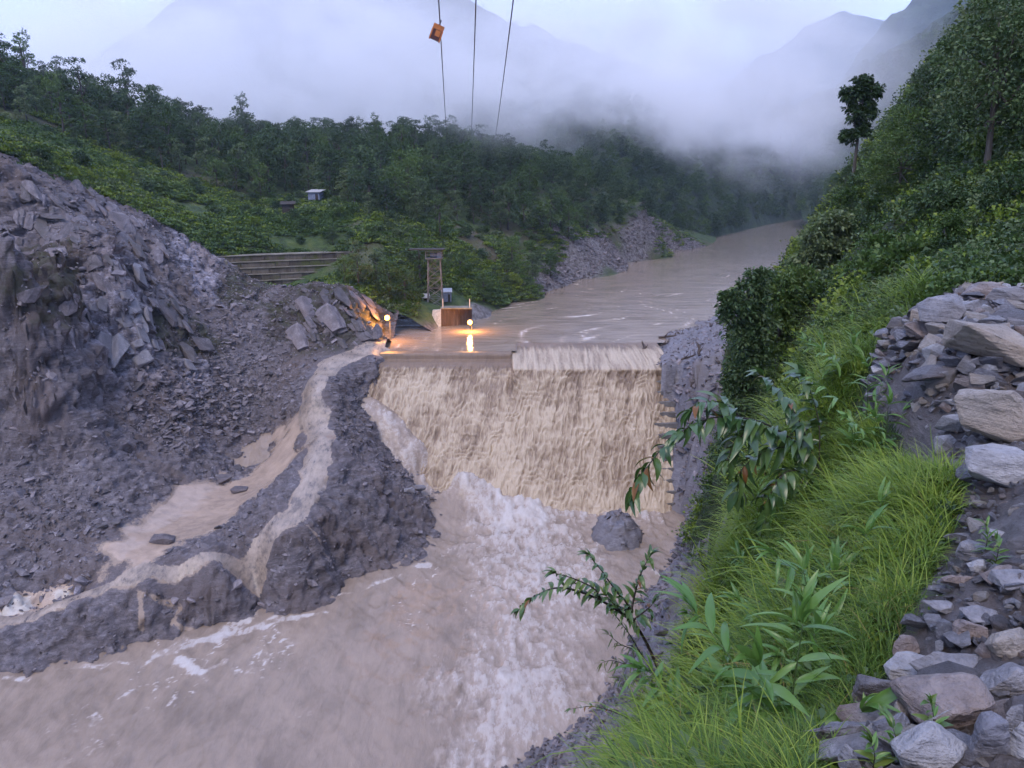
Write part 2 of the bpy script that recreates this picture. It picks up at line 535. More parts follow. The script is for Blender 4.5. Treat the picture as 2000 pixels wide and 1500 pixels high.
fan_n = fan + edge_n * .0
pond_m = 1 - sstep(-.3, .5, seg_dist(gx, gy, PZ((25, 1195, -14.2), (60, 1178, -14.0), (125, 1160, -13.8)), [1.2, 1.5, .8]) + edge_n * 1.2)
is_pool = (fan[fc] > .5) & own & ~wet_road
is_pond = (pond_m[fc] > .5) & own & ~wet_road & ~is_pool
att['foam'] = sstep(.4, 1.0, pond_m) * .9 * sstep(-.35, .1, fbm(V * .5, 3, 71))
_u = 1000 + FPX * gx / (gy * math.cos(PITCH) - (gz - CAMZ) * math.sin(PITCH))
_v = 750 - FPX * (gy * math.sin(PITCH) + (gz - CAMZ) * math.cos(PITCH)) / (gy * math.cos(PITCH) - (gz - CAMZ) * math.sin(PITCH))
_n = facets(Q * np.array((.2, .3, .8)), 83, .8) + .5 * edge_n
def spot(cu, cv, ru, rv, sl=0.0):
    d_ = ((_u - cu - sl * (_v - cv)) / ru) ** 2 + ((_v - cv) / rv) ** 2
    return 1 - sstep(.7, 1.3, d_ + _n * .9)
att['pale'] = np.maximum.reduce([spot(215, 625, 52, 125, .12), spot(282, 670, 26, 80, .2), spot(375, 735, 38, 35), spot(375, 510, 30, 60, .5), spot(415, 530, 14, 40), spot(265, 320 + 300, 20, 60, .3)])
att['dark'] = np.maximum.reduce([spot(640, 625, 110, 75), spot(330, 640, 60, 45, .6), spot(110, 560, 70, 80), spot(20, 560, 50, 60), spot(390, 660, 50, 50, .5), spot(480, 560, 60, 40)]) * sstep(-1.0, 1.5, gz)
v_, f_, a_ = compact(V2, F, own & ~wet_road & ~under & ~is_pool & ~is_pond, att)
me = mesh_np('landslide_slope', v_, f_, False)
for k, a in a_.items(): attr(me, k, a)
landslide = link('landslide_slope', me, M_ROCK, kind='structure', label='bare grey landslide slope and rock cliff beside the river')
_sel = np.zeros(len(V2), bool)
_sel[np.unique(F[own & ~under])] = True
LS_V, LS_CALM, LS_CLIFF, att_pale = V2[_sel], calm[_sel], cliff_m[_sel], att['pale'][_sel]
v_, f_, a_ = compact(V2, F, wet_road, att)
me = mesh_np('muddy_road', v_, f_)
link('muddy_road', me, M_ROAD, kind='structure', label='wet muddy causeway road curving down from the weir')
POOLS = [(compact(V2, F, is_pool, att), 'muddy_pool', 'shallow brown run-off spreading between the landslide and the causeway'), (compact(V2, F, is_pond, att), 'foamy_pond', 'small pond with cream foam beside the causeway')]

# --- green hillside mesh (starts just behind the rim, a little lower than it)
def hill_mesh(name, field, x0, x1, y0, y1, st, keepf, mat, amp=.6, sink=0.0, label=None):
    nx, ny = int((x1 - x0) / st) + 1, int((y1 - y0) / st) + 1
    gx, gy = np.meshgrid(np.linspace(x0, x1, nx), np.linspace(y0, y1, ny))
    gx, gy = gx.ravel(), gy.ravel()
    z = field(gx, gy)
    V = np.stack([gx, gy, z], 1)
    V[:, 2] += fbm(V * .12, 4, 21) * amp * np.clip((z + .3) * .4, .05, 1) - sink
    F = grid_faces(nx, ny)
    v_, f_, _ = compact(V, F, keepf(gx[F[:, 0]], gy[F[:, 0]], z[F[:, 0]]), {})
    return link(name, mesh_np(name, v_, f_), mat, kind='structure', label=label)
M_TURF, t, b = new_mat('hillside_turf')
v = coords(t)
big = noise(t, v, .06, 4, .6)
med = noise(t, v, .5, 5, .65)
c = ramp(t, med, [(.3, (.016, .028, .010)), (.5, (.045, .080, .018)), (.7, (.095, .125, .032))])
c = mixc(t, ramp(t, big, [(.5, (0, 0, 0)), (.66, (1, 1, 1))]), c, (.085, .075, .040))
gm = attr_n(t, 'bare')
c = mixc(t, gm, c, mixc(t, ramp(t, noise(t, v, 1.2, 6, .7), [(.4, (0, 0, 0)), (.62, (1, 1, 1))]), (.085, .075, .072), (.24, .225, .235)))
L(t, c, b.inputs['Base Color'])
b.inputs['Roughness'].default_value = .9
bump(t, b, noise(t, v, 2.2, 5, .7), 1.0, .5)
hill = hill_mesh('green_hillside', HL, -150, 215, 96, 345, 1.1, lambda x, y, z: (y > rim_y(x) - 1.0) & ((x > -160)) & (z > -3.5) & ~((x > -20) & (y < 116)) & (y > 100 - x * .0), M_TURF, .7, .18, 'green grassy hillside above the left bank')
# bare gravel on the far left bank
vv = np.empty(len(hill.data.vertices) * 3, np.float32)
hill.data.vertices.foreach_get('co', vv)
vv = vv.reshape(-1, 3)
bn = fbm(vv * .07, 4, 91) * 7
g1 = 1 - sstep(-1, 3, seg_dist(vv[:, 0], vv[:, 1], PZ((980, 580, 1), (1060, 545, 3), (1150, 510, 4), (1230, 485, 4), (1290, 482, 2)), [1, 3, 5, 5, 2]) + bn)
g2 = 1 - sstep(-1, 4, seg_dist(vv[:, 0], vv[:, 1], PD((1275, 385, 275), (1300, 420, 285), (1330, 455, 290), (1340, 478, 290)), [7, 10, 9, 6]) + bn)
g3 = 1 - sstep(-.5, 1.2, seg_dist(vv[:, 0], vv[:, 1], PZ((790, 655, .5), (850, 640, .5), (940, 615, .8), (968, 604, .6)), [1.5, 2, 2.5, 1.2]) + bn * .15)
attr(hill.data, 'bare', np.maximum.reduce([g1, g2, g3]))
vv_bare = vv[np.maximum(g1, g2) > .6]

# ================================================================== RIGHT BANK (track, grassy shoulder, wooded hillside)
path_z = CAMZ - 1.6
right_pts = [(x, y, path_z + dz) for x, y, dz in ((.85, 1.75, 0), (2, 1.3, 0), (4, 2, .02), (2.75, 4.3, 0), (4.5, 4, .0), (3.3, 6.2, .0), (6, 6, .0), (5.2, 9.7, .0), (8, 9, .0), (0, 0, 0), (1.6, -2, 0), (-.6, -2, 0), (4, -3, .1), (6.5, 11.5, -.05), (9, 12, -.02), (7.5, 10.5, -.02), (9.2, 9.5, .05), (7, 4.5, .05), (3.6, 7.6, 0), (4.0, 5.2, 0), (5, 7.6, 0), (6, 8, 0), (4.3, 8, 0), (7, 7.5, .03), (5, 6.2, 0), (3.7, 3, 0), (5.8, 4.6, .02), (6.2, 9.6, 0), (7, 9, .02), (2.9, 2.2, 0), (3.3, 1.2, 0), (2.1, 2.9, 0), (3.3, 4.2, 0), (6, 10.6, -.03), (6.7, 12.4, -.1))]
right_pts += [(6.4, 0, 24.0), (9.5, 5, 25.6), (8, -4, 25), (14, 9, 29), (20, 10, 35), (16, 0, 32), (13.5, 11, 25.6)]
right_pts += PD((2000, 470, 15), (2050, 400, 20), (2000, 330, 26), (2100, 200, 34), (1900, 500, 16), (1850, 470, 21), (1780, 560, 16), (1700, 560, 20), (1700, 490, 26), (1800, 420, 32), (1900, 330, 36), (2000, 230, 44), (2150, 100, 52),
                (1600, 560, 32), (1600, 650, 26), (1520, 690, 33), (1560, 500, 58), (1650, 440, 55), (1750, 350, 56), (1850, 270, 60), (1980, 170, 70), (1470, 740, 36), (1620, 420, 85), (1700, 340, 90), (1800, 260, 95), (1900, 180, 100), (2100, 20, 110),
                (1640, 720, 14), (1560, 760, 20), (1530, 830, 22), (1500, 900, 16), (1460, 1000, 15.5), (1390, 1100, 15.5), (1380, 1230, 14), (1385, 1330, 12.5), (1310, 1400, 12.5), (1195, 1500, 12.5),
                (1700, 1000, 5.7), (1600, 1200, 5.0), (1500, 1350, 5.6), (1400, 1450, 7.2), (1550, 900, 9), (1650, 800, 9), (1740, 720, 10), (1450, 1250, 10), (1490, 1100, 10.5), (1780, 850, 5.6), (1640, 1100, 5.4), (1250, 1500, 8.5), (1600, 1420, 2.7), (1560, 1500, 2.35), (1660, 1250, 3.15), (1400, 1600, 3.3), (1200, 1700, 4.5))
right_pts += PZ((970, 1500, -17.1), (1100, 1420, -17.1), (1200, 1350, -17.1), (1270, 1250, -17.1), (1300, 1150, -17.1), (1330, 1080, -17.0), (1340, 1010, -16.8), (1310, 960, -15.3), (1310, 900, -12.4), (1312, 840, -9), (1318, 780, -5), (1322, 735, -1.6), (1300, 712, -.3), (1290, 690, -.5), (1290, 668, -.4),
                (1300, 651, -.1), (1350, 630, -.1), (1400, 610, -.1), (1495, 582, -.1), (1560, 540, -.1), (1600, 500, -.1), (1625, 470, -.1), (1640, 445, -.1))
right_pts += PZ((1400, 760, 1.0), (1400, 690, 1.2), (1350, 720, .4), (1400, 640, 1.2), (1380, 830, -6), (1380, 900, -9.5), (1380, 980, -13.0), (1490, 640, 3), (1430, 870, -5), (1470, 700, 3.5), (1440, 1020, -13), (1420, 1080, -14.8))
right_pts += [(4, 40, -14), (-6, 36, -17.5), (-9, 25, -16), (-12, 12, -14), (9, 50, -13), (14, 62, -13.5), (20, 76, -13), (-5, 8, 12), (-8, 2, 10), (24, 70, 0), (-60, 60, -26), (-60, 30, -26), (-40, 80, -26), (-95, 60, -26), (-30, 100, -30), (-20, 20, -20), (-14, 40, -20), (6, 70, -20), (-2, 60, -20), (-3, 0, 20), (-1.0, 3.2, 20.3)]
right_pts += [(60, 140, 26), (80, 180, 30), (110, 200, 50), (75, 130, 55), (130, 230, 58), (120, 300, 18), (160, 330, 45)]
# keep the hillside clear of the view on to the river and the gravel bank
for u, v, ds in ((1545, 525, (70, 100, 150)), (1505, 572, (60, 90, 130)), (1462, 640, (50, 70, 95)), (1580, 480, (100, 160, 220)), (1455, 720, (48, 62))):
    for d_ in ds:
        p = atd(u, v, d_)
        right_pts.append((p[0], p[1], max(p[2] - 4.5, -.5)))
# the ground falls away steeply behind the grassy shoulder
for u, v, d0 in ((1505, 960, 16), (1460, 1000, 15.5), (1390, 1100, 15.5), (1380, 1230, 14), (1385, 1330, 12.5), (1310, 1400, 12.5), (1195, 1500, 12.5)):
    for du, dz in ((70, 4.5), (150, 10)):
        p = atd(u - du, v, d0)
        right_pts.append((p[0], p[1], max(p[2] - dz, -15)))
    for f in (1.2, 1.6, 2.2):
        p = atd(u, v, d0 * f)
        right_pts.append((p[0], p[1], max(p[2] - 9 * (f - 1), -14.5)))
HR = Field(right_pts, 0.05)
# polar sheet round the camera: fine near, coarse far
ang = np.linspace(R(-40), R(62), 520)
rad = np.concatenate([np.geomspace(.9, 14, 230), np.geomspace(14, 330, 330)[1:]])
A_, R_ = np.meshgrid(ang, rad)
gx, gy = (np.sin(A_) * R_).ravel(), (np.cos(A_) * R_).ravel()
nx, ny = len(ang), len(rad)
gz = HR(gx, gy)
V = np.stack([gx, gy, gz], 1)
nrm = normals_of(V, nx, ny)
nrm = np.where(nrm[:, 2:3] < 0, -nrm, nrm)
rr = np.hypot(gx, gy)
EDGE = [(-1.2, -2), (.55, 1.2), (.92, 1.9), (1.75, 3.0), (2.7, 4.3), (3.0, 5.6), (3.3, 7), (4.4, 9), (6.0, 11), (7.4, 12.5)]
edge_x = np.interp(gy, [p[1] for p in EDGE], [p[0] for p in EDGE])
wob = fbm(np.stack([gx * 1.2, gy * 1.2, gz * 0], 1), 3, 41) * .07
on_path = (gx > edge_x + wob) & (gy < 11.2 + wob * 4)
pathm = sstep(-.1, .5, gx - edge_x - wob) * (1 - sstep(10.4, 11.6, gy))
gravel = (gz < -11 + 15 * sstep(14, 22, gy) * (1 - sstep(60, 75, gy)) + fbm(V * .09, 3, 4) * 4 + 9 * sstep(70, 100, gy) * (gx < 60)) | ((gy > 88) & (gx < 34 + .28 * (gy - 100)) & (gz < 2.6))
gm = sstep(0, 1, gravel.astype(float))
disp = pathm * (facets(V * 5, 5, 1) * .035 + facets(V * 14, 7, 1) * .014 + fbm(V * 1.4, 3, 8) * .06) + (1 - pathm) * np.clip(rr / 30, .1, 1) * fbm(V * .35, 4, 9) * .5 + gm * (facets(V * .5, 15, 1) * .55 + facets(V * 1.3, 25, 1) * .22)
disp *= np.where(np.abs(gz) < .8, .3, 1)
V2 = V + nrm * disp[:, None]
F = grid_faces(nx, ny)
fc = F[:, 0]
ok = (gz[fc] > -19.5)
ok &= ~((gy[fc] > 90) & (gx[fc] < 20.5))
pf = on_path[fc]
M_TRACK = mat_rock('stony_track', (.028, .023, .022), (.070, .060, .058), (.15, .135, .135), (.060, .042, .034), 7.0, .6)
M_SOIL, t, b = new_mat('slope_soil')
v = coords(t)
c = ramp(t, noise(t, v, 1.3, 6, .65), [(.3, (.010, .016, .006)), (.55, (.030, .046, .012)), (.75, (.055, .062, .022))])
L(t, c, b.inputs['Base Color'])
b.inputs['Roughness'].default_value = .95
bump(t, b, noise(t, v, 9, 5, .7), 1, .1)
M_GRAVEL = mat_rock('bank_gravel', (.075, .072, .085), (.155, .148, .168), (.29, .28, .305), (.16, .14, .14), 1.5)
v_, f_, _ = compact(V2, F, ok & pf, {})
track = link('stony_track', mesh_np('stony_track', v_, f_), M_TRACK, kind='structure', label='stony track along the steep right bank')
gf = gravel[fc]
v_, f_, _ = compact(V2, F, ok & ~pf & ~gf, {})
slope = link('grassy_slope', mesh_np('grassy_slope', v_, f_), M_SOIL, kind='structure', label='steep green slope falling from the track to the river')
v_, f_, _ = compact(V2, F, ok & ~pf & gf, {})
gbank = link('gravel_bank', mesh_np('gravel_bank', v_, f_), M_GRAVEL, kind='structure', label='grey gravel bank on the right of the weir')
# ================================================================== WATER AND WEIR
def mat_water(name, rough, foam_rough=.55, bs=(1, 1, 1), brot=0.0, bscale=1.2, bstr=.35, mud=(.30, .235, .195), foam=(.66, .63, .62), dist=.12, sheet=None, mid=(.40, .31, .24)):
    m, t, b = new_mat(name)
    v = coords(t)
    fo = attr_n(t, 'foam')
    fn = noise(t, coords(t, scale=bs, rot=(0, 0, brot)), 2.6, 6, .7)
    f = math_n(t, 'ADD', fo, math_n(t, 'MULTIPLY', math_n(t, 'SUBTRACT', fn, .5), 1.1))
    mud_refl = math_n(t, 'ADD', math_n(t, 'MULTIPLY', noise(t, v, .12, 4, .6), .45), math_n(t, 'MULTIPLY', noise(t, coords(t, scale=bs, rot=(0, 0, brot)), .9, 5, .65, .5), .55))  # broad mud tone, plus flow streaks painting in the ripples' uneven reflection
    c = ramp(t, mud_refl, [(.36, tuple(x * .74 for x in mud)), (.5, mud), (.64, tuple(x * 1.2 for x in mud))])
    c = mixc(t, ramp(t, f, [(.25, (0, 0, 0)), (.6, (1, 1, 1))]), c, mid)
    k = ramp(t, f, [(.52, (0, 0, 0)), (.95, (1, 1, 1))])
    L(t, mixc(t, k, c, foam), b.inputs['Base Color'])
    L(t, mixc(t, k, (rough,) * 3, (foam_rough,) * 3), b.inputs['Roughness'])
    b.inputs['IOR'].default_value = 1.33
    h = math_n(t, 'ADD', noise(t, coords(t, scale=bs, rot=(0, 0, brot)), bscale, 5, .6), math_n(t, 'MULTIPLY', noise(t, coords(t, scale=bs, rot=(0, 0, brot)), bscale * 4.3, 4, .6), .35))
    bump(t, b, h, bstr, dist)
    return m
M_RES = mat_water('reservoir_water', .10, bs=(.16, .75, 1), brot=R(-25), bscale=.9, bstr=.35, mud=(.262, .205, .158), dist=.25)
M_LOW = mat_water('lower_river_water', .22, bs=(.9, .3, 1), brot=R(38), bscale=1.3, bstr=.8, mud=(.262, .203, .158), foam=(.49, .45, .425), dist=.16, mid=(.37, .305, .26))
M_CASC = mat_water('cascade_water', .45, bs=(2.2, .5, .5), bscale=2.4, bstr=.45, mud=(.185, .130, .090), foam=(.46, .372, .275), dist=.12, mid=(.30, .226, .156))

# --- reservoir: one level sheet up the valley
xs = np.linspace(-45, 330, 420)
ys = np.concatenate([np.linspace(111.4, 175, 160), np.geomspace(175, 620, 150)[1:]])
gx, gy = np.meshgrid(xs, ys)
gx, gy = gx.ravel(), gy.ravel()
F = grid_faces(len(xs), len(ys))
V = np.stack([gx, gy, np.zeros_like(gx)], 1)
V[:, 2] += fbm(np.stack([gx * .12 + gy * .05, gy * .22, gx * 0], 1), 3, 14) * .05 * sstep(112, 116, gy)
# foam threads drawn out along the current
cur = np.stack([(gx * .906 - gy * .42) * .16 + fbm(np.stack([gx, gy, gy * 0], 1) * .03, 2, 6) * 2, (gx * .42 + gy * .906) * .012, gx * 0], 1)
th = ridged(cur * np.array((3.2, 2.2, 1)), 3, 18)
gap = fbm(np.stack([gx * .03, gy * .03, gx * 0], 1), 3, 28)
foam = sstep(.52, .85, th) * sstep(-.2, .4, gap) * .68
keep = ~((gx[F[:, 0]] > .05) & (gy[F[:, 1]] < 117.3)) & ~((gx[F[:, 0]] < -20.5) & (gy[F[:, 0]] < 122))
# right half of the crest lies lower, so the level sheet ends further back there
v_, f_, a_ = compact(V, F, keep, {'foam': foam})
me = mesh_np('reservoir_water', v_, f_)
attr(me, 'foam', a_['foam'])
link('reservoir_water', me, M_RES, kind='structure', label='broad muddy brown river held above the weir')

# --- cascade over the steps
NS = 14
stp_l = [(107.3 - 1.2 * k, -1.75 - 1.22 * k) for k in range(NS)]
left_prof = [(111.6, -.01), (110.3, -.02), (109.9, -.07), (109.65, -.25), (109.5, -.85), (109.2, -1.02), (108.7, -1.06), (108.2, -1.15), (107.8, -1.4)]
right_prof = [(117.5, -.01), (115, -.06), (113, -.2), (111, -.4), (109, -.65), (107.5, -.85), (106.2, -1.0), (105.3, -1.1), (104.9, -1.25)]
stp = [(104.75 - 1.03 * k, -1.75 - 1.22 * k) for k in range(NS)]
nxc = 470
xs = np.linspace(-20.2, 22.4, nxc)
def resample(prof, n):
    p = np.array(prof)
    s = np.concatenate([[0], np.cumsum(np.hypot(*np.diff(p, axis=0).T))])
    q = np.linspace(0, s[-1], n)
    return np.stack([np.interp(q, s, p[:, 0]), np.interp(q, s, p[:, 1])], 1)
LP = np.concatenate([resample(left_prof, 70), resample([left_prof[-1]] + stp_l, 260)[1:]])
RP = np.concatenate([resample(right_prof, 70), resample([right_prof[-1]] + stp, 260)[1:]])
nr = len(LP)
_sl = np.clip((np.arange(nr) - 69) * (20.9 / 260), 0, 99)[:, None]
_k = sstep(.6, 5.0, _sl)
mx = (1 - _k) * sstep(-.15, .2, xs)[None, :] + _k * sstep(-9, 9, xs)[None, :]
Y = LP[:, 0:1] * (1 - mx) + RP[:, 0:1] * mx
Z = LP[:, 1:2] * (1 - mx) + RP[:, 1:2] * mx
X = np.repeat(xs[None, :], nr, 0)
# arc length below the lip, warped so that rows of spouts are uneven
sidx = np.repeat(np.arange(nr)[:, None], nxc, 1).astype(float)
fall = np.clip((sidx - 68) / 8.0, 0, 1)
s_len = (sidx - 69) * (20.9 / 260)
P2 = np.stack([X, s_len, X * 0], -1).reshape(-1, 3)
warp = fbm(P2 * np.array((.5, .35, 1)), 3, 3).reshape(nr, nxc)
ph = (s_len / 1.6 + warp * 2.2)
fr = ph - np.floor(ph)
spout = (np.where(fr < .35, fr / .35, (1 - fr) / .65)) * .22
X0, X = X, X + .22 * s_len * (sidx > 69)
lump = fbm(np.stack([X * .32, s_len * .25, X * 0 + 8], -1).reshape(-1, 3), 3, 47).reshape(nr, nxc)
W1 = np.stack([X * 1.5 + warp * 1.0, s_len * .40, X * 0], -1).reshape(-1, 3)
n1 = ridged(W1, 3, 7).reshape(nr, nxc)
n2 = fbm(np.stack([X * 3.4 + warp * 1.5, s_len * .45, X * 0 + 3], -1).reshape(-1, 3), 3, 17).reshape(nr, nxc)
n3 = fbm(np.stack([X * 8.5, s_len * 1.3, X * 0 + 5], -1).reshape(-1, 3), 3, 27).reshape(nr, nxc)
first = np.exp(-((s_len + .4) / 1.1) ** 2)
disp = fall * (spout * .8 + n1 * .13 + n2 * .15 + n3 * .09 + lump * .22 + first * (n1 * .4))
flat = (1 - fall) * (n2 * .03 + n3 * .015) * (sidx > 4) * (1 + 2.2 * mx)
# water runs thin towards the right end, where the steps break the surface
X = X0
thin = sstep(18.2, 22.2, X + warp * 1.2)
disp = disp * (1 - .55 * thin) - fall * thin * .75
V = np.stack([X, Y - disp * .72, Z + disp * .62 + flat - fall * thin * .15], -1).reshape(-1, 3)
foam_c = fall * (.50 + .28 * n1 + .24 * n2 + .20 * n3 + .42 * lump + .22 * (spout / .22 - .5) + .014 * s_len - .25 * first) + (1 - fall) * (mx * (.75 * sstep(3, 30, sidx) + .5 * n2) + (1 - mx) * (.1 + .2 * n2))
me = mesh_np('cascade_water', V, grid_faces(nxc, nr)[:, ::-1])
attr(me, 'foam', foam_c.ravel())
link('cascade_water', me, M_CASC, kind='structure', label='brown foaming water tumbling down the stepped weir')

# --- the weir under the water: concrete steps, each a block
M_CONC, t, b = new_mat('wet_concrete')
v = coords(t)
nn = noise(t, v, .8, 6, .65)
L(t, ramp(t, nn, [(.3, (.075, .07, .07)), (.55, (.155, .145, .14)), (.75, (.24, .225, .21))]), b.inputs['Base Color'])
b.inputs['Roughness'].default_value = .55
bump(t, b, noise(t, v, 6, 5, .7), .5, .05)
weir = empty('stepped_weir', (1, 98, -17), 'stepped concrete weir under tumbling brown water across the river', 'weir')
for k in range(NS):
    for (y, z), a, e in ((stp[k], 9.0, 22.7 + .12 * (k % 3)), (stp_l[k], -20.6, 8.9)):
        o = link('weir_step', MB().box((a, y - .60, z - 1.6), (e, y + 9 - .12 * k, z - .95)).mesh('weir_step'), M_CONC, weir)
        o.matrix_parent_inverse = Matrix.Translation((-1, -98, 17))
o = link('weir_sill', MB().box((-20.6, 109.6, -2.6), (-.05, 110.6, -.5)).mesh('weir_sill'), M_CONC, weir)
o.matrix_parent_inverse = Matrix.Translation((-1, -98, 17))

# --- lower river with the rapids along the foot of the weir
w_pts = PZ((705, 785, -5.0), (740, 800, -5.7), (780, 838, -8.0), (820, 873, -10.0), (900, 924, -12.7), (1000, 968, -15.0), (1100, 990, -16.6), (1200, 1000, -17), (745, 855, -8.9), (825, 908, -12.2), (868, 955, -15.0), (900, 1010, -16.5), (960, 1020, -16.8),
           (700, 770, -4.6), (870, 1060, -17), (1000, 1080, -17), (1100, 1040, -17))
w_pts += [(x, y, ZL) for x, y in ((-80, 30), (-80, 60), (-40, 30), (-40, 60), (-20, 40), (-20, 65), (0, 30), (0, 50), (0, 70), (10, 60), (22, 95), (25, 70), (14, 80), (25, 85), (-12, 76), (-30, 72), (8, 40), (24, 40))]
w_pts += [(-22, 100, -7), (-26, 104, -6), (-22, 108, -4.5), (-10, 105, -12), (0, 104, -15.5), (20, 104, -17)]
HW = Field(w_pts, .05)
x0, x1, y0, y1, st = -78.0, 27.0, 30.0, 104.0, 0.2
nx, ny = int((x1 - x0) / st) + 1, int((y1 - y0) / st) + 1
gx, gy = np.meshgrid(np.linspace(x0, x1, nx), np.linspace(y0, y1, ny))
gx, gy = gx.ravel(), gy.ravel()
z = HW(gx, gy)
flatm = (z < -16.2)
core = seg_dist(gx, gy, PZ((720, 800, -6), (830, 890, -11), (920, 960, -15), (1010, 1010, -16.5), (1060, 1080, -17), (1060, 1200, -17), (1000, 1350, -17), (930, 1500, -17), (880, 1600, -17)), [2.5, 2.8, 4.5, 8.5, 9.5, 8.3, 7.0, 6.2, 6.0])
P3 = np.stack([gx, gy, z * 0], 1)
cn = fbm(P3 * .16, 3, 2)
T = 1 - sstep(-3.5, 1.5, core + cn * 4.5)
toe = 1 - sstep(0, 11, np.abs(gy - 92.5) + (gx < -2) * 99 + (gx > 19) * 9)
hot = np.clip(1 - sstep(-9, 1, core + cn * 3), 0, 1)
T = np.maximum(T, toe * .95)
ne = np.stack([(gx * .80 + gy * .6) * .55, (-gx * .6 + gy * .80) * .22, gx * 0], 1)       # calm water: low ridges slanting to the left shore
wv = fbm(P3 * .33, 4, 12)
w2 = fbm(P3 * np.array((1.7, .8, 1)), 3, 13)
w3 = ridged(P3 * np.array((.95, .42, 1)) + .6 * np.stack([wv, w2, wv * 0], 1), 4, 15)
hz = T * (wv * .60 + w2 * .22 + w3 * .20) + (1 - T) * (fbm(ne, 3, 10) * .24 + fbm(P3 * .1, 2, 9) * .07 + ridged(ne * 1.9, 3, 19) * .12)
hz = hz * (.65 + .6 * sstep(60, 90, gy)) - .35 * sstep(-16.4, -14.5, z)
V = np.stack([gx, gy, z + hz], 1)
lace = ridged(P3 * np.array((.8, .42, 1)) + 1.0 * np.stack([fbm(P3 * .9, 3, 33), fbm(P3 * .9, 3, 34), gx * 0], 1), 4, 44)
foam = T * (.30 + .18 * w3 + .20 * w2 + .20 * lace + .16 * wv) + toe * .28 * (.6 + w2) + hot * .20 + T * .16 * cn
ramp_foam = sstep(-16.6, -14.0, z) * .18
foam = foam + ramp_foam
# foam line hugging the left shore and its torn shreds
def foam_line(pts, wd, s=0):
    d = seg_dist(gx, gy, PZ(*[(u, v, -17) for u, v in pts]), wd)
    return 1 - sstep(-.35, .45, d + 1.1 * fbm(P3 * .55, 4, 55 + s, .65))
fl = np.maximum.reduce([
    foam_line([(10, 1326), (45, 1328)], [.35, .3]),
    foam_line([(120, 1308), (170, 1300), (235, 1292), (275, 1300), (305, 1280), (350, 1258), (420, 1240), (470, 1212), (510, 1180)], [.1, .35, .3, .12, .35, .6, 1.0, .9, .25], 1),
    foam_line([(420, 1240), (500, 1225), (570, 1205), (640, 1195)], [.6, .5, .45, .2], 2),
    foam_line([(330, 1275), (360, 1290), (395, 1308), (430, 1295)], [.1, .3, .35, .1], 3),
    foam_line([(520, 1182), (600, 1165), (700, 1158), (790, 1118), (830, 1103)], [.15, .15, .2, .3, .35], 4),
    foam_line([(1290, 1120), (1310, 1128)], [.5, .5], 8)])
shred = sstep(.50, .84, lace) * (1 - sstep(3, 22, np.abs(seg_dist(gx, gy, PZ((300, 1290, -17), (560, 1230, -17), (760, 1150, -17)), [0, 0, 0])))) * sstep(-.05, .35, fbm(P3 * .13, 3, 66)) * .85
foam = np.maximum(foam, np.maximum(fl * (.62 + .55 * lace), shred))
F = grid_faces(nx, ny)
v_, f_, a_ = compact(V, F, np.ones(len(F), bool), {'foam': foam})
me = mesh_np('lower_river_water', v_, f_)
attr(me, 'foam', a_['foam'])
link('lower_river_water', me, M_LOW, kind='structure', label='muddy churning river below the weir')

# --- shallow muddy pools beside the causeway
M_POOL = mat_water('pool_water', .12, mud=(.36, .275, .215), foam=(.50, .465, .42), bstr=.12, dist=.05)
for (v_, f_, a_), nm, lb in POOLS:
    me = mesh_np(nm, v_, f_)
    attr(me, 'foam', a_['foam'])
    link(nm, me, M_POOL, kind='structure', label=lb)

# ================================================================== FAR VALLEY
def loft(rows, nu, nv, amp, seed, nscale=.02):
    """surface through rows of points; returns (nv,nu,3)"""
    rr_ = []
    for r in rows:
        r = np.array(r)
        s = np.linspace(0, 1, len(r))
        q = np.linspace(0, 1, nu)
        rr_.append(np.stack([np.interp(q, s, r[:, k]) for k in range(3)], 1))
    rr_ = np.array(rr_)
    s = np.linspace(0, 1, len(rows))
    q = np.linspace(0, 1, nv)
    G = np.stack([[np.interp(q, s, rr_[:, i, k]) for i in range(nu)] for k in range(3)], -1).transpose(1, 0, 2)
    P = G.reshape(-1, 3)
    taper = np.repeat((np.sin(np.linspace(0, 1, nv) * math.pi) ** .5)[:, None], nu, 1).ravel()
    P = P + np.stack([fbm(P * nscale, 4, seed + 1) * .6, fbm(P * nscale, 4, seed + 2) * .6, ridged(P * nscale, 4, seed) - .2], 1) * (amp * taper)[:, None]
    return P.reshape(nv, nu, 3)
def far_hill(name, rows, nu, nv, amp, seed, mat, label, nscale=.02):
    G = loft(rows, nu, nv, amp, seed, nscale)
    me = mesh_np(name, G.reshape(-1, 3), grid_faces(nu, nv))
    link(name, me, mat, kind='structure', label=label)
    return G
def mat_wood(name, a, b_, sc):
    m, t, b = new_mat(name)
    v = coords(t)
    c = ramp(t, noise(t, v, sc, 6, .7), [(.35, a), (.65, b_)])
    L(t, c, b.inputs['Base Color'])
    b.inputs['Roughness'].default_value = 1
    bump(t, b, noise(t, v, sc * 2, 5, .7), 1, 4)
    return m
M_WOOD = mat_wood('wooded_slope', (.014, .026, .014), (.045, .075, .030), .12)
M_WOODF = mat_wood('far_wooded_slope', (.016, .028, .020), (.055, .080, .045), .03)
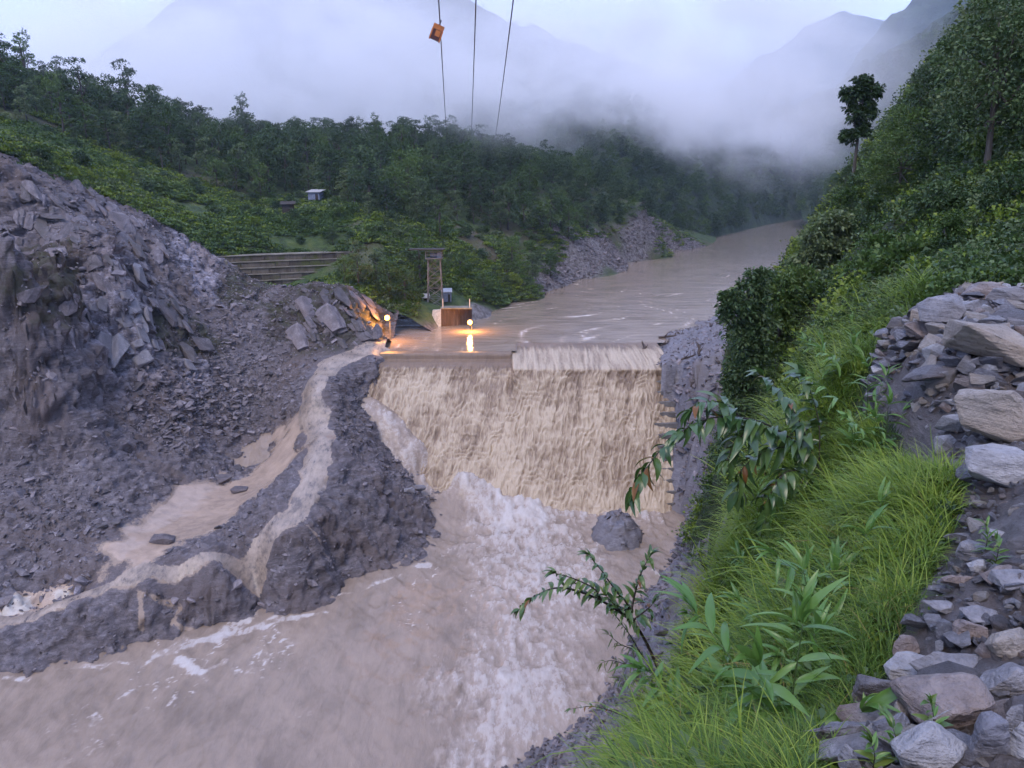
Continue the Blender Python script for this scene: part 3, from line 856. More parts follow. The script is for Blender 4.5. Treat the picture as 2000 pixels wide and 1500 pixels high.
G_M = far_hill('far_left_mountain', [
    PD((-400, 330, 330), (100, 345, 340), (500, 385, 350), (900, 400, 350), (1100, 405, 345), (1250, 440, 300)) + PZ((1350, 479, -.6), (1420, 461, -.6), (1500, 441, -.6), (1590, 426, -.6), (1640, 418, -.6), (1700, 412, -.6)),
    PD((-400, 290, 420), (100, 270, 420), (500, 200, 430), (900, 230, 430), (1100, 260, 420), (1250, 330, 400), (1340, 340, 440), (1420, 330, 490), (1500, 320, 540), (1580, 320, 600), (1640, 340, 620), (1720, 370, 640)),
    PD((-400, 230, 500), (100, 180, 520), (430, -20, 540), (860, -25, 550), (1030, 55, 560), (1200, 95, 580), (1320, 165, 600), (1420, 190, 650), (1490, 200, 690), (1560, 230, 740), (1620, 300, 760), (1720, 350, 780)),
    PD((-400, 260, 700), (100, 230, 720), (500, 0, 740), (870, 100, 750), (1030, 160, 760), (1200, 200, 780), (1320, 230, 800), (1420, 260, 830), (1490, 280, 860), (1560, 310, 900), (1620, 340, 920), (1720, 370, 940))], 150, 60, 16, 100, M_WOOD, 'wooded mountain half hidden in cloud on the left', .012)
G_R = far_hill('far_right_mountain', [
    PD((1570, 432, 400), (1640, 428, 400), (1720, 415, 380), (1850, 400, 360), (2000, 380, 340), (2200, 350, 320)),
    PD((1565, 330, 520), (1640, 310, 500), (1720, 280, 480), (1850, 240, 460), (2000, 190, 440), (2200, 120, 420)),
    PD((1550, 222, 640), (1620, 182, 630), (1700, 128, 620), (1800, 70, 600), (1900, 0, 580), (2200, -200, 560)),
    PD((1560, 300, 800), (1640, 260, 800), (1720, 230, 800), (1850, 200, 780), (2000, 150, 760), (2200, 50, 740))], 70, 50, 14, 200, M_WOOD, 'blue wooded mountainside beyond the right bank', .014)
far_hill('distant_ridge', [
    PD((1600, 350, 1250), (1680, 340, 1250), (1760, 330, 1250), (1900, 320, 1250)), PD((1640, 160, 1400), (1690, 92, 1380), (1765, 0, 1350), (1900, -180, 1300)), PD((1640, 300, 1700), (1700, 300, 1700), (1780, 300, 1700), (1950, 300, 1700))], 50, 40, 28, 300, M_WOODF, 'steep blue ridge behind the right mountainside', .006)
far_hill('distant_peak', [
    PD((1380, 330, 2500), (1480, 330, 2500), (1600, 330, 2500), (1680, 330, 2500), (1760, 330, 2500), (1900, 330, 2500)), PD((1380, 190, 2900), (1490, 110, 2900), (1590, 48, 2900), (1650, 24, 2900), (1730, 45, 2900), (1900, 150, 2900)),
    PD((1380, 320, 3400), (1480, 320, 3400), (1600, 320, 3400), (1680, 320, 3400), (1760, 320, 3400), (1900, 320, 3400))], 60, 40, 40, 400, M_WOODF, 'faint distant peak at the head of the valley', .003)
# valley floor far beneath everything, out to the horizon
M_FLOOR, t, b = new_mat('valley_floor')
L(t, ramp(t, noise(t, coords(t), .01, 5, .6), [(.3, (.02, .03, .015)), (.7, (.05, .07, .03))]), b.inputs['Base Color'])
gxs = np.linspace(-4500, 4500, 41)
gx, gy = np.meshgrid(gxs, gxs)
link('valley_floor', mesh_np('valley_floor', np.stack([gx.ravel(), gy.ravel() + 3000, np.full(gx.size, -30.0)], 1), grid_faces(41, 41)), M_FLOOR, kind='structure', label='valley floor reaching to the horizon')

# ================================================================== AIR
def haze_box(name, a, b, dens, label, col=(.93, .95, 1.0)):
    m = bpy.data.materials.new(name)
    m.use_nodes = True
    t = m.node_tree
    t.nodes.clear()
    o = t.nodes.new('ShaderNodeOutputMaterial')
    pv = t.nodes.new('ShaderNodeVolumePrincipled')
    pv.inputs['Color'].default_value = (*col, 1)
    pv.inputs['Density'].default_value = dens
    pv.inputs['Anisotropy'].default_value = 0.0
    L(t, pv.outputs[0], o.inputs['Volume'])
    return link(name, MB().box(a, b).mesh(name), m, kind='stuff', label=label), t, pv
haze, _, _ = haze_box('haze', (-5200, -2200, -32), (5200, 8200, 640), .00014, 'thin blue evening haze in the valley air', (.60, .75, 1.0))
fog, t, pv = haze_box('fog', (-420, 150, 12), (420, 1000, 190), .02, 'low cloud lying on the wooded mountain', (1, 1, 1))
tc = t.nodes.new('ShaderNodeTexCoord')
sx = t.nodes.new('ShaderNodeSeparateXYZ')
L(t, tc.outputs['Object'], sx.inputs[0])
fn = noise(t, coords(t, scale=(1, 1, 1.5)), .0095, 5, .6, .5)
fn2 = math_n(t, 'MULTIPLY', math_n(t, 'SUBTRACT', fn, .5), 1.0)
def mr(val, a, b, c=0.0, d=1.0):
    n = t.nodes.new('ShaderNodeMapRange')
    n.interpolation_type = 'SMOOTHSTEP'
    L(t, val, n.inputs[0])
    for i, x in enumerate((a, b, c, d)):
        n.inputs[i + 1].default_value = x
    return n.outputs[0]
zz = math_n(t, 'ADD', sx.outputs['Z'], math_n(t, 'MULTIPLY', fn2, 110.0))
base = mr(zz, 30, 54)                               # underside of the cloud
top = mr(zz, 106, 80)                                # and its ragged top
near = mr(math_n(t, 'ADD', sx.outputs['Y'], math_n(t, 'MULTIPLY', fn2, 90.0)), 172, 262)
side = mr(math_n(t, 'SUBTRACT', math_n(t, 'ADD', sx.outputs['X'], math_n(t, 'MULTIPLY', fn2, 120.0)), math_n(t, 'MULTIPLY', sx.outputs['Y'], .18)), 110, 20)
back = mr(sx.outputs['Y'], 990, 800)
lump = mr(fn, .40, .62, .06, 1.0)
lump2 = mr(noise(t, coords(t, scale=(1, 1, 1.6)), .032, 3, .6, .8), .36, .62, .12, 1.0)
d = base
for q in (top, near, side, back, lump, lump2):
    d = math_n(t, 'MULTIPLY', d, q)
L(t, math_n(t, 'MULTIPLY', d, .045), pv.inputs['Density'])
# ================================================================== VEGETATION: building blocks
def mat_leaf(name, a, b_, c_, rough=.5, trans=.22, spec=.25, gain=1.45):
    m, t, b = new_mat(name)
    a, b_, c_ = [tuple(min(x * gain * g_, .6) for x, g_ in zip(q, (1.08, 1.0, .8))) for q in (a, b_, c_)]
    g = t.nodes.new('ShaderNodeNewGeometry')
    oi = t.nodes.new('ShaderNodeObjectInfo')
    f = math_n(t, 'ADD', math_n(t, 'MULTIPLY', g.outputs['Random Per Island'], .55), math_n(t, 'MULTIPLY', oi.outputs['Random'], .45))
    col = ramp(t, f, [(.1, a), (.5, b_), (.9, c_)])
    L(t, col, b.inputs['Base Color'])
    b.inputs['Roughness'].default_value = rough
    b.inputs['Specular IOR Level'].default_value = spec
    tr = t.nodes.new('ShaderNodeBsdfTranslucent')
    L(t, mixc(t, .4, col, (.25, .38, .06)), tr.inputs[0])
    mx = t.nodes.new('ShaderNodeMixShader')
    mx.inputs[0].default_value = trans
    L(t, b.outputs[0], mx.inputs[1])
    L(t, tr.outputs[0], mx.inputs[2])
    L(t, mx.outputs[0], t.nodes['Material Output'].inputs['Surface'])
    return m
M_LF_DARK = mat_leaf('leaf_dark', (.008, .020, .010), (.024, .052, .026), (.066, .108, .056), trans=.10, gain=1.4)
M_LF_MID = mat_leaf('leaf_mid', (.014, .034, .012), (.040, .084, .028), (.090, .145, .052), trans=.15, gain=1.2)
M_LF_PALE = mat_leaf('leaf_pale', (.030, .054, .030), (.070, .112, .062), (.130, .178, .110), trans=.15, gain=1.15)
M_LF_YEL = mat_leaf('leaf_yellow_green', (.045, .080, .014), (.085, .135, .022), (.140, .190, .035), trans=.25)
M_LF_BLADE = mat_leaf('grass_blade', (.035, .078, .012), (.085, .150, .022), (.165, .225, .040), rough=.38, trans=.3)
M_LF_FINE = mat_leaf('fine_grass_blade', (.022, .055, .012), (.050, .105, .020), (.095, .155, .032), rough=.45, trans=.3)
M_LF_BROAD = mat_leaf('broad_leaf', (.030, .085, .020), (.058, .135, .034), (.105, .190, .055), rough=.33, trans=.28, spec=.5)
M_LF_GLOSS = mat_leaf('glossy_leaf', (.014, .038, .016), (.028, .066, .026), (.062, .105, .034), rough=.28, trans=.15, spec=.55)
M_LF_RED = mat_leaf('young_red_leaf', (.075, .030, .014), (.105, .050, .018), (.09, .07, .022), rough=.35, trans=.2)
M_BARK, t, b = new_mat('bark')
L(t, ramp(t, noise(t, coords(t, scale=(3, 3, .8)), 2, 5, .7), [(.3, (.030, .026, .022)), (.7, (.105, .095, .085))]), b.inputs['Base Color'])
b.inputs['Roughness'].default_value = .9
M_DARKSTEM, t, b = new_mat('dark_stem')
b.inputs['Base Color'].default_value = (.022, .016, .014, 1)
b.inputs['Roughness'].default_value = .6

M_GREENSTEM, t, b = new_mat('green_stem')
b.inputs['Base Color'].default_value = (.05, .085, .025, 1)
b.inputs['Roughness'].default_value = .5
def leaf_quads(C, Dn, size, rng, aspect=.55, droop=.25):
    """rhombic leaves at C, growing along Dn"""
    n = len(C)
    Dn = Dn / (np.linalg.norm(Dn, axis=1, keepdims=True) + 1e-9)
    r = rng.normal(size=(n, 3))
    s = np.cross(Dn, r)
    s /= np.linalg.norm(s, axis=1, keepdims=True) + 1e-9
    ln = (size * rng.uniform(.65, 1.3, n))[:, None]
    p0 = C
    p2 = C + Dn * ln + np.array((0, 0, -1)) * ln * droop
    mid = C + Dn * ln * .5 + np.array((0, 0, 1)) * ln * .06
    V = np.stack([p0, mid + s * ln * aspect * .5, p2, mid - s * ln * aspect * .5], 1).reshape(-1, 3)
    F = np.arange(4 * n).reshape(n, 4)
    return V, F
def crown_mesh(name, seed, lobes, clump_r, n_clump, n_leaf, leaf, mat, squash=.7, up=.5):
    """lobes: list of (centre, radius). Leaf clumps sit on the lobes' outer shells"""
    rng = np.random.default_rng(seed)
    Vs, Fs, o = [], [], 0
    for c, r in lobes:
        d = rng.normal(size=(n_clump, 3))
        d[:, 2] += .35
        d /= np.linalg.norm(d, axis=1, keepdims=True)
        cc = np.array(c) + d * np.array((1, 1, squash)) * r * rng.uniform(.55, 1.08, n_clump)[:, None]
        for k in range(n_clump):
            m = int(n_leaf * rng.uniform(.6, 1.35))
            e = rng.normal(size=(m, 3))
            e /= np.linalg.norm(e, axis=1, keepdims=True)
            e[:, 2] = e[:, 2] * .6
            cr = clump_r * rng.uniform(.6, 1.3)
            C = cc[k] + e * cr * rng.uniform(.3, 1, m)[:, None]
            Dn = e + d[k] * .5 + np.array((0, 0, up)) + rng.normal(size=(m, 3)) * .5
            v, f = leaf_quads(C, Dn, leaf, rng)
            Vs.append(v)
            Fs.append(f + o)
            o += len(v)
    me = mesh_np(name, np.concatenate(Vs), np.concatenate(Fs), False)
    me.materials.append(mat)
    return me
def trunk_mesh(name, seed, h, r, lobes, lean=.06):
    rng = random.Random(seed)
    mb = MB()
    tx, ty = rng.uniform(-1, 1) * lean * h, rng.uniform(-1, 1) * lean * h
    spine = [(tx * k * k, ty * k * k, -.4 + (h + .4) * k) for k in (0, .25, .5, .75, 1)]
    mb.tube(spine, [r * 1.25, r, r * .8, r * .6, r * .25], 6)
    for c, lr in lobes:
        k = rng.uniform(.45, .8)
        s = (tx * k * k, ty * k * k, -.4 + (h + .4) * k)
        m = [(s[i] + c[i]) / 2 + rng.uniform(-.2, .2) for i in range(3)]
        mb.tube([s, m, c], [r * .45, r * .3, r * .1], 5)
    me = mb.mesh(name, True)
    me.materials.append(M_BARK)
    return me
def tree_kind(name, seed, h, spread, nl, mat, leaf, n_clump, n_leaf, clump_r, base=.35, squash=.75, lr=.42, top=1.0):
    rng = random.Random(seed)
    lobes = []
    for k in range(nl):
        f = base + (top - base) * (k + .5) / nl
        w_ = math.sin(min(1, (f - base) / (top - base) * .85 + .15) * math.pi) ** .6
        a = k * 2.4 + rng.uniform(-.5, .5)
        rad_ = spread * w_ * rng.uniform(.35, .8)
        lobes.append(((math.cos(a) * rad_, math.sin(a) * rad_, h * f), spread * lr * rng.uniform(.75, 1.2)))
    return trunk_mesh(name + '_trunk', seed, h * .85, h * .022, lobes), crown_mesh(name + '_crown', seed, lobes, clump_r, n_clump, n_leaf, leaf, mat, squash)
KINDS_FAR = [
    tree_kind('round_tree', 1, 8.5, 3.4, 9, M_LF_DARK, .42, 14, 18, .66, base=.14),
    tree_kind('round_tree', 2, 9.5, 3.1, 10, M_LF_DARK, .42, 13, 17, .62, base=.18),
    tree_kind('broad_tree', 3, 8.0, 3.8, 9, M_LF_MID, .45, 13, 16, .68, base=.12),
    tree_kind('tall_tree', 4, 12.0, 2.6, 8, M_LF_DARK, .40, 12, 16, .58, base=.35),
    tree_kind('layered_tree', 5, 10.5, 3.4, 7, M_LF_DARK, .40, 13, 16, .66, base=.25, squash=.5),
    tree_kind('light_tree', 6, 7.0, 2.6, 7, M_LF_PALE, .40, 12, 17, .56, base=.12),
    tree_kind('slender_tree', 7, 11.0, 1.9, 7, M_LF_MID, .38, 11, 16, .5, base=.28),
]
KINDS_MID = [
    tree_kind('hill_tree', 21, 8.0, 3.0, 10, M_LF_DARK, .22, 26, 34, .55, base=.28),
    tree_kind('hill_tree', 22, 7.0, 3.2, 10, M_LF_MID, .23, 26, 32, .58, base=.25),
    tree_kind('hill_tree', 23, 9.0, 2.8, 10, M_LF_PALE, .24, 24, 30, .55, base=.35),
    tree_kind('hill_tree', 24, 10.0, 2.4, 9, M_LF_DARK, .22, 24, 32, .52, base=.4, squash=.55),
]
def bush_kind(name, seed, r, mat, leaf, nl, n_clump, n_leaf, cr):
    rng = random.Random(seed)
    lobes = [((rng.uniform(-.6, .6) * r, rng.uniform(-.6, .6) * r, r * rng.uniform(.35, .95)), r * rng.uniform(.4, .62)) for _ in range(nl)]
    return crown_mesh(name, seed, lobes, cr, n_clump, n_leaf, leaf, mat, .8)
BUSH_FAR = [bush_kind('bush', 41, 1.6, M_LF_DARK, .34, 5, 10, 15, .45), bush_kind('bush', 42, 1.5, M_LF_MID, .34, 5, 10, 15, .45), bush_kind('bush', 43, 1.4, M_LF_PALE, .32, 4, 10, 15, .42), bush_kind('bush', 44, 1.3, M_LF_YEL, .3, 4, 10, 15, .4)]
BUSH_MID = [bush_kind('bush', 51, 1.2, M_LF_DARK, .16, 5, 18, 26, .3), bush_kind('bush', 52, 1.1, M_LF_MID, .17, 5, 18, 26, .3), bush_kind('bush', 53, 1.0, M_LF_PALE, .16, 5, 16, 26, .28), bush_kind('bush', 54, 1.0, M_LF_YEL, .15, 5, 16, 26, .28)]

# --- instanced stuff (grass, undergrowth, far woods)
def scatter(name, meshes, P, rot, scale, idx, label, mats=None):
    src = bpy.data.collections.new(name + '_sources')
    for k, me in enumerate(meshes):
        src.objects.link(bpy.data.objects.new('%s_source_%02d' % (name, k), me))
    n = len(P)
    pm = bpy.data.meshes.new(name)
    pm.vertices.add(n)
    pm.vertices.foreach_set('co', np.ascontiguousarray(P, np.float32).ravel())
    a = pm.attributes.new('rot', 'FLOAT_VECTOR', 'POINT')
    a.data.foreach_set('vector', np.ascontiguousarray(rot, np.float32).ravel())
    a = pm.attributes.new('scl', 'FLOAT', 'POINT')
    a.data.foreach_set('value', np.ascontiguousarray(scale, np.float32))
    a = pm.attributes.new('pick', 'INT', 'POINT')
    a.data.foreach_set('value', np.ascontiguousarray(idx, np.int32))
    o = link(name, pm, None, kind='stuff', label=label)
    ng = bpy.data.node_groups.new(name, 'GeometryNodeTree')
    ng.interface.new_socket('Geometry', in_out='INPUT', socket_type='NodeSocketGeometry')
    ng.interface.new_socket('Geometry', in_out='OUTPUT', socket_type='NodeSocketGeometry')
    gi, go = ng.nodes.new('NodeGroupInput'), ng.nodes.new('NodeGroupOutput')
    ip = ng.nodes.new('GeometryNodeInstanceOnPoints')
    ci = ng.nodes.new('GeometryNodeCollectionInfo')
    ci.inputs['Collection'].default_value = src
    ci.inputs['Separate Children'].default_value = True
    ci.inputs['Reset Children'].default_value = True
    def na(nm, ty):
        x = ng.nodes.new('GeometryNodeInputNamedAttribute')
        x.data_type = ty
        x.inputs['Name'].default_value = nm
        return x.outputs['Attribute']
    ng.links.new(gi.outputs[0], ip.inputs['Points'])
    ng.links.new(ci.outputs[0], ip.inputs['Instance'])
    ip.inputs['Pick Instance'].default_value = True
    ng.links.new(na('pick', 'INT'), ip.inputs['Instance Index'])
    ng.links.new(na('rot', 'FLOAT_VECTOR'), ip.inputs['Rotation'])
    ng.links.new(na('scl', 'FLOAT'), ip.inputs['Scale'])
    ng.links.new(ip.outputs[0], go.inputs[0])
    md = o.modifiers.new('scatter', 'NODES')
    md.node_group = ng
    return o
def project(P):
    """world points -> pixel of the 2000x1500 photograph"""
    P = np.asarray(P, float)
    d = P - EYE
    fw = d[:, 1] * math.cos(PITCH) - d[:, 2] * math.sin(PITCH)
    upc = d[:, 1] * math.sin(PITCH) + d[:, 2] * math.cos(PITCH)
    return 1000 + FPX * d[:, 0] / fw, 750 - FPX * upc / fw, fw
def thin_out(P, gap, rng):
    """keep points no closer than gap to each other (grid hashing)"""
    keep, cell = [], {}
    for i in rng.permutation(len(P)):
        g = gap[i] if hasattr(gap, '__len__') else gap
        k = (int(P[i, 0] // 8), int(P[i, 1] // 8))
        bad = False
        for dx in (-1, 0, 1):
            for dy in (-1, 0, 1):
                for j in cell.get((k[0] + dx, k[1] + dy), ()):
                    if (P[i, 0] - P[j, 0]) ** 2 + (P[i, 1] - P[j, 1]) ** 2 < g * g:
                        bad = True
        if not bad:
            keep.append(i)
            cell.setdefault(k, []).append(i)
    return np.array(keep, int)

# ================================================================== LEFT FOREST
rng = np.random.default_rng(5)
cand = np.stack([rng.uniform(-190, 190, 26000), rng.uniform(100, 335, 26000)], 1)
cz = HL(cand[:, 0], cand[:, 1])
P = np.column_stack([cand, cz])
u, v, fw = project(P)
ok = (cand[:, 1] > rim_y(cand[:, 0]) + 3) & (cz > 1.2) & (u > -150) & (u < 1500)
v_low = np.interp(u, [0, 150, 300, 400, 480, 600, 700, 800, 900, 1000, 1080, 1150, 1250, 1400], [228, 268, 335, 380, 400, 400, 418, 432, 438, 445, 455, 440, 425, 420])
patch = fbm(P * .045, 3, 123)
v_low = v_low + patch * 34
P, u, v, v_low, fw = P[ok], u[ok], v[ok], v_low[ok], fw[ok]
bare_g2 = seg_dist(P[:, 0], P[:, 1], PD((1275, 385, 275), (1300, 420, 285), (1330, 455, 290)), [8, 11, 9]) < 0
inside = (v < v_low) & ~bare_g2
FP = P[inside]
FP = FP[thin_out(FP, np.interp(FP[:, 1], [120, 200, 330], [3.5, 4.0, 5.6]), rng)]
d = np.hypot(FP[:, 0], FP[:, 1])
uF, vF, _ = project(FP)
order = np.argsort(d + 40 * (uF < -60) + 60 * (uF > 1350))
FP, uF, d = FP[order], uF[order], d[order]
n_single = min(285, len(FP))
def place_tree(kind, loc, s, rz, name, label, group, cat='tree', rgb=None):
    t_ = empty(name, loc, label, cat, group, rz)
    t_.scale = (s, s, s)
    link('trunk', kind[0], None, t_)
    link('crown', kind[1], None, t_)
    return t_
LK = ['dark rounded broadleaf tree', 'dark high crowned broadleaf tree', 'mid green spreading tree', 'tall dark tree rising above its neighbours', 'dark tree with flat layered boughs', 'small pale green tree', 'slender mid green tree']
NK = ['round_tree', 'round_tree', 'spreading_tree', 'tall_tree', 'layered_tree', 'pale_tree', 'slender_tree']
def left_zone(u, y):
    a = 'above the landslide' if u < 330 else 'above the terraced wall' if u < 760 else 'behind the lattice tower' if u < 1000 else 'above the far gravel bank'
    return ('on the front slope ' if y < 165 else 'on the middle slope ' if y < 200 else 'on the misty ridge ') + a
for i in range(n_single):
    k = int(rng.choice(7, p=[.32, .24, .20, .04, .07, .09, .04]))
    if FP[i, 1] < 175 and rng.random() < .25:
        k = 5
    zone = left_zone(uF[i], FP[i, 1])
    place_tree(KINDS_FAR[k], tuple(FP[i] - np.array((0, 0, .2))), float(rng.uniform(.65, 1.1) + (.25 if rng.random() < .12 else 0)) * (.85 if FP[i, 1] < 160 else 1), float(rng.uniform(0, 6.28)), NK[k], LK[k] + ' ' + zone, 'trees ' + zone)
# the rest of the wood behind, and the woods across the valley, read as one mass
rest = FP[n_single:]
def grow_on(G, n, seed, lo=.02, hi=.62):
    r = np.random.default_rng(seed)
    nv, nu = G.shape[:2]
    a, b = r.uniform(0, nu - 1.01, n), r.uniform(lo * (nv - 1), hi * (nv - 1), n)
    i, j = b.astype(int), a.astype(int)
    fb, fa = (b - i)[:, None], (a - j)[:, None]
    return (G[i, j] * (1 - fa) + G[i, j + 1] * fa) * (1 - fb) + (G[i + 1, j] * (1 - fa) + G[i + 1, j + 1] * fa) * fb
pm_ = grow_on(G_M, 9000, 3)
um, vm, _ = project(pm_)
pm_ = pm_[((um > 1120) & (um < 1720) & (vm > 150)) | (rng.random(len(pm_)) < .3) & (um > 380) & (um < 1400)]
pm_ = pm_[thin_out(pm_, 5.5, rng)]
pr_ = grow_on(G_R, 5200, 4)
ur, vr, _ = project(pr_)
pr_ = pr_[(ur > 1500) & (ur < 2050)]
pr_ = pr_[thin_out(pr_, 6.0, rng)]
allp = np.concatenate([rest, pm_, pr_])
nA = len(allp)
scatter('far_forest', [k[1] for k in KINDS_FAR], allp - np.array((0, 0, 2.0)), np.stack([np.zeros(nA), np.zeros(nA), rng.uniform(0, 6.28, nA)], 1), rng.uniform(.7, 1.15, nA) * np.concatenate([np.full(len(rest), 1.0), np.full(len(pm_), 1.05), np.full(len(pr_), 1.05)]), rng.choice(7, nA, p=[.24, .2, .16, .1, .14, .08, .08]), 'distant woods covering the far mountainsides')

# --- bushes on the open part of the left hillside
open_ = (~inside) & ~bare_g2 & (P[:, 1] < 290)
BP = P[open_]
gvl = seg_dist(BP[:, 0], BP[:, 1], PZ((1000, 570, 1), (1060, 545, 3), (1150, 510, 4), (1230, 485, 4), (1290, 482, 2)), [1, 4, 6, 6, 3])
BP = BP[(gvl > 0) & ((BP[:, 1] > 141) | (BP[:, 0] > -18) | (BP[:, 0] < -62))]
BP = BP[~((BP[:, 0] > -17) & (BP[:, 0] < -1) & (BP[:, 1] < 142))]
sel = thin_out(BP, 3.6, rng)
uB, vB, _ = project(BP[sel])
sel = sel[(uB > -20)]
sel = sel[np.argsort(BP[sel, 1])][:150]
BN = ['dark leafy bush', 'mid green bush', 'pale green bush', 'yellow green bush']
for j in sel:
    k = int(rng.choice(4, p=[.3, .34, .18, .18]))
    uu = project(BP[j:j + 1])[0][0]
    zone = 'beside the landslide rim' if uu < 420 else 'on the grassy slope above the terraced wall' if uu < 740 else 'on the slope behind the lattice tower' if uu < 1000 else 'along the far left bank'
    o = link('bush', BUSH_FAR[k], None, None, BN[k] + ' ' + zone, 'bush', 'bushes ' + zone)
    o.location = tuple(BP[j] - np.array((0, 0, .25)))
    o.rotation_euler = (0, 0, float(rng.uniform(0, 6.28)))
    s = float(rng.uniform(.5, 1.25))
    o.scale = (s, s, s * float(rng.uniform(.8, 1.2)))
# hand placed leafy trees by the water
for (uu, vv, dd, k, s, lb) in ((790, 575, 131, 2, .75, 'mid green tree just left of the lattice tower'), (675, 570, 126.5, 2, .6, 'low green tree on the cliff edge under the terraced wall'), (820, 545, 142, 6, .7, 'slender tree behind the lattice tower roof'), (700, 560, 129, 5, 1.05, 'pale leafy tree in front of the terraced wall, right end'), (760, 560, 130, 2, .8, 'mid green tree between the terraced wall and the lattice tower'), (735, 545, 132, 5, .8, 'pale tree crowding the right end of the terraced wall'),
                           (900, 560, 150, 2, .62, 'rounded green tree just right of the lattice tower'), (945, 575, 148, 2, .7, 'green tree leaning over the water right of the lattice tower'), (1040, 545, 172, 5, .85, 'pale green waterside tree left of the gravel bank'), (1000, 555, 165, 2, .75, 'mid green waterside tree beside the pale one'), (1075, 545, 182, 2, .7, 'low green tree dipping to the water at the gravel bank'),
                           (1060, 470, 200, 2, 1.05, 'broad bright green tree above the far gravel bank'), (1110, 465, 205, 2, 1.0, 'broad green tree next to the brightest one above the gravel bank'), (860, 470, 158, 6, .8, 'slender green tree on the slope above the lattice tower'), (650, 470, 142, 5, .42, 'little pale tree on top of the terraced wall')):
    p = atd(uu, vv, dd)
    p[2] = float(HL([p[0]], [p[1]])[0]) - .2
    place_tree(KINDS_FAR[k], tuple(p), s, uu * .1, NK[k], lb, None)
# --- undergrowth: knee-high weeds and grass over the open slope
def tuft_mesh(name, seed, n, size, mat, r=.7):
    rng = np.random.default_rng(seed)
    C = np.column_stack([rng.normal(size=(n, 2)) * r * .5, rng.uniform(0, .25, n)])
    Dn = np.column_stack([rng.normal(size=(n, 2)) * .7, rng.uniform(.3, 1, n)])
    v, f = leaf_quads(C, Dn, size, rng, .5, .3)
    me = mesh_np(name, v, f, False)
    me.materials.append(mat)
    return me
TUFTS = [tuft_mesh('weed', 61, 46, .42, M_LF_MID), tuft_mesh('weed', 62, 46, .40, M_LF_YEL), tuft_mesh('weed', 63, 46, .4, M_LF_PALE), tuft_mesh('weed', 64, 46, .38, M_LF_FINE)]
UP = P[~inside & (P[:, 1] < 300)]
ex = np.repeat(UP, 4, 0) + np.column_stack([rng.normal(size=(len(UP) * 4, 2)) * 1.6, np.zeros(len(UP) * 4)])
nn_ = 26000
e2 = np.column_stack([rng.uniform(-105, 5, nn_), rng.uniform(98, 165, nn_), np.zeros(nn_)])
e2[:, 2] = HL(e2[:, 0], e2[:, 1])
_u, _v, _f = project(e2)
ex = np.concatenate([ex, e2[(_u > -60) & (_v > 200)]])
ex = ex[(ex[:, 1] > rim_y(ex[:, 0]) + .4)]
ex[:, 2] = HL(ex[:, 0], ex[:, 1]) - .1
gv = seg_dist(ex[:, 0], ex[:, 1], PZ((1000, 570, 1), (1060, 545, 3), (1150, 510, 4), (1230, 485, 4), (1290, 482, 2)), [1, 4, 6, 6, 3])
bld = (ex[:, 0] > -16.5) & (ex[:, 0] < -1) & (ex[:, 1] < 141)
_a, _b = np.array(atd(425, 505, 130.5))[:2], np.array(atd(752, 470, 141.5))[:2]
_l = np.linalg.norm(_b - _a)
_d = (_b - _a) / _l
_s, _o = (ex[:, :2] - _a) @ _d, (ex[:, :2] - _a) @ np.array((_d[1], -_d[0]))
wl = (_s > -1) & (_s < _l) & (_o > -.8) & (_o < 4.5)
ex = ex[(ex[:, 2] > .3) & (gv > -1) & ~bld & ~wl & (fbm(ex * .09, 3, 17) < .22 + .2 * rng.random(len(ex)))]
nE = len(ex)
pk = np.clip(np.floor(1.6 + fbm(ex * .06, 3, 7) * 3.4 + rng.normal(size=nE) * .6), 0, 3).astype(int)
scatter('hillside_undergrowth', TUFTS, ex, np.stack([np.zeros(nE), np.zeros(nE), rng.uniform(0, 6.28, nE)], 1), rng.uniform(.7, 1.5, nE), pk, 'low weeds and grass on the left hillside')

# ================================================================== RIGHT HILLSIDE TREES
rng = np.random.default_rng(15)
cand = np.stack([rng.uniform(6, 170, 16000), rng.uniform(14, 240, 16000)], 1)
P = np.column_stack([cand, HR(cand[:, 0], cand[:, 1])])
u, v, fw = project(P)
v_lo = np.interp(u, [1560, 1620, 1700, 1800, 1900, 2000, 2100], [470, 440, 430, 420, 385, 345, 320]) + fbm(P * .1, 3, 6) * 55
def clear_of_river(u, v): return u > np.interp(v, [380, 430, 460, 480, 520, 560, 600, 640, 700, 780], [1620, 1635, 1610, 1600, 1585, 1535, 1490, 1480, 1475, 1455])
ok = (u > 1560) & (u < 2120) & (v < v_lo) & (v > -160) & (P[:, 2] > 6) & clear_of_river(u, v)
RP_ = P[ok]
RP_ = RP_[thin_out(RP_, np.interp(RP_[:, 1], [14, 60, 200], [2.9, 4.0, 6.0]), rng)]
uR, vR, _ = project(RP_)
o_ = np.argsort(np.hypot(RP_[:, 0], RP_[:, 1]))
RP_, uR, vR = RP_[o_][:170], uR[o_][:170], vR[o_][:170]
RKN = ['dark leafy tree', 'mid green leafy tree', 'pale grey green leafy tree', 'dark tall leafy tree']
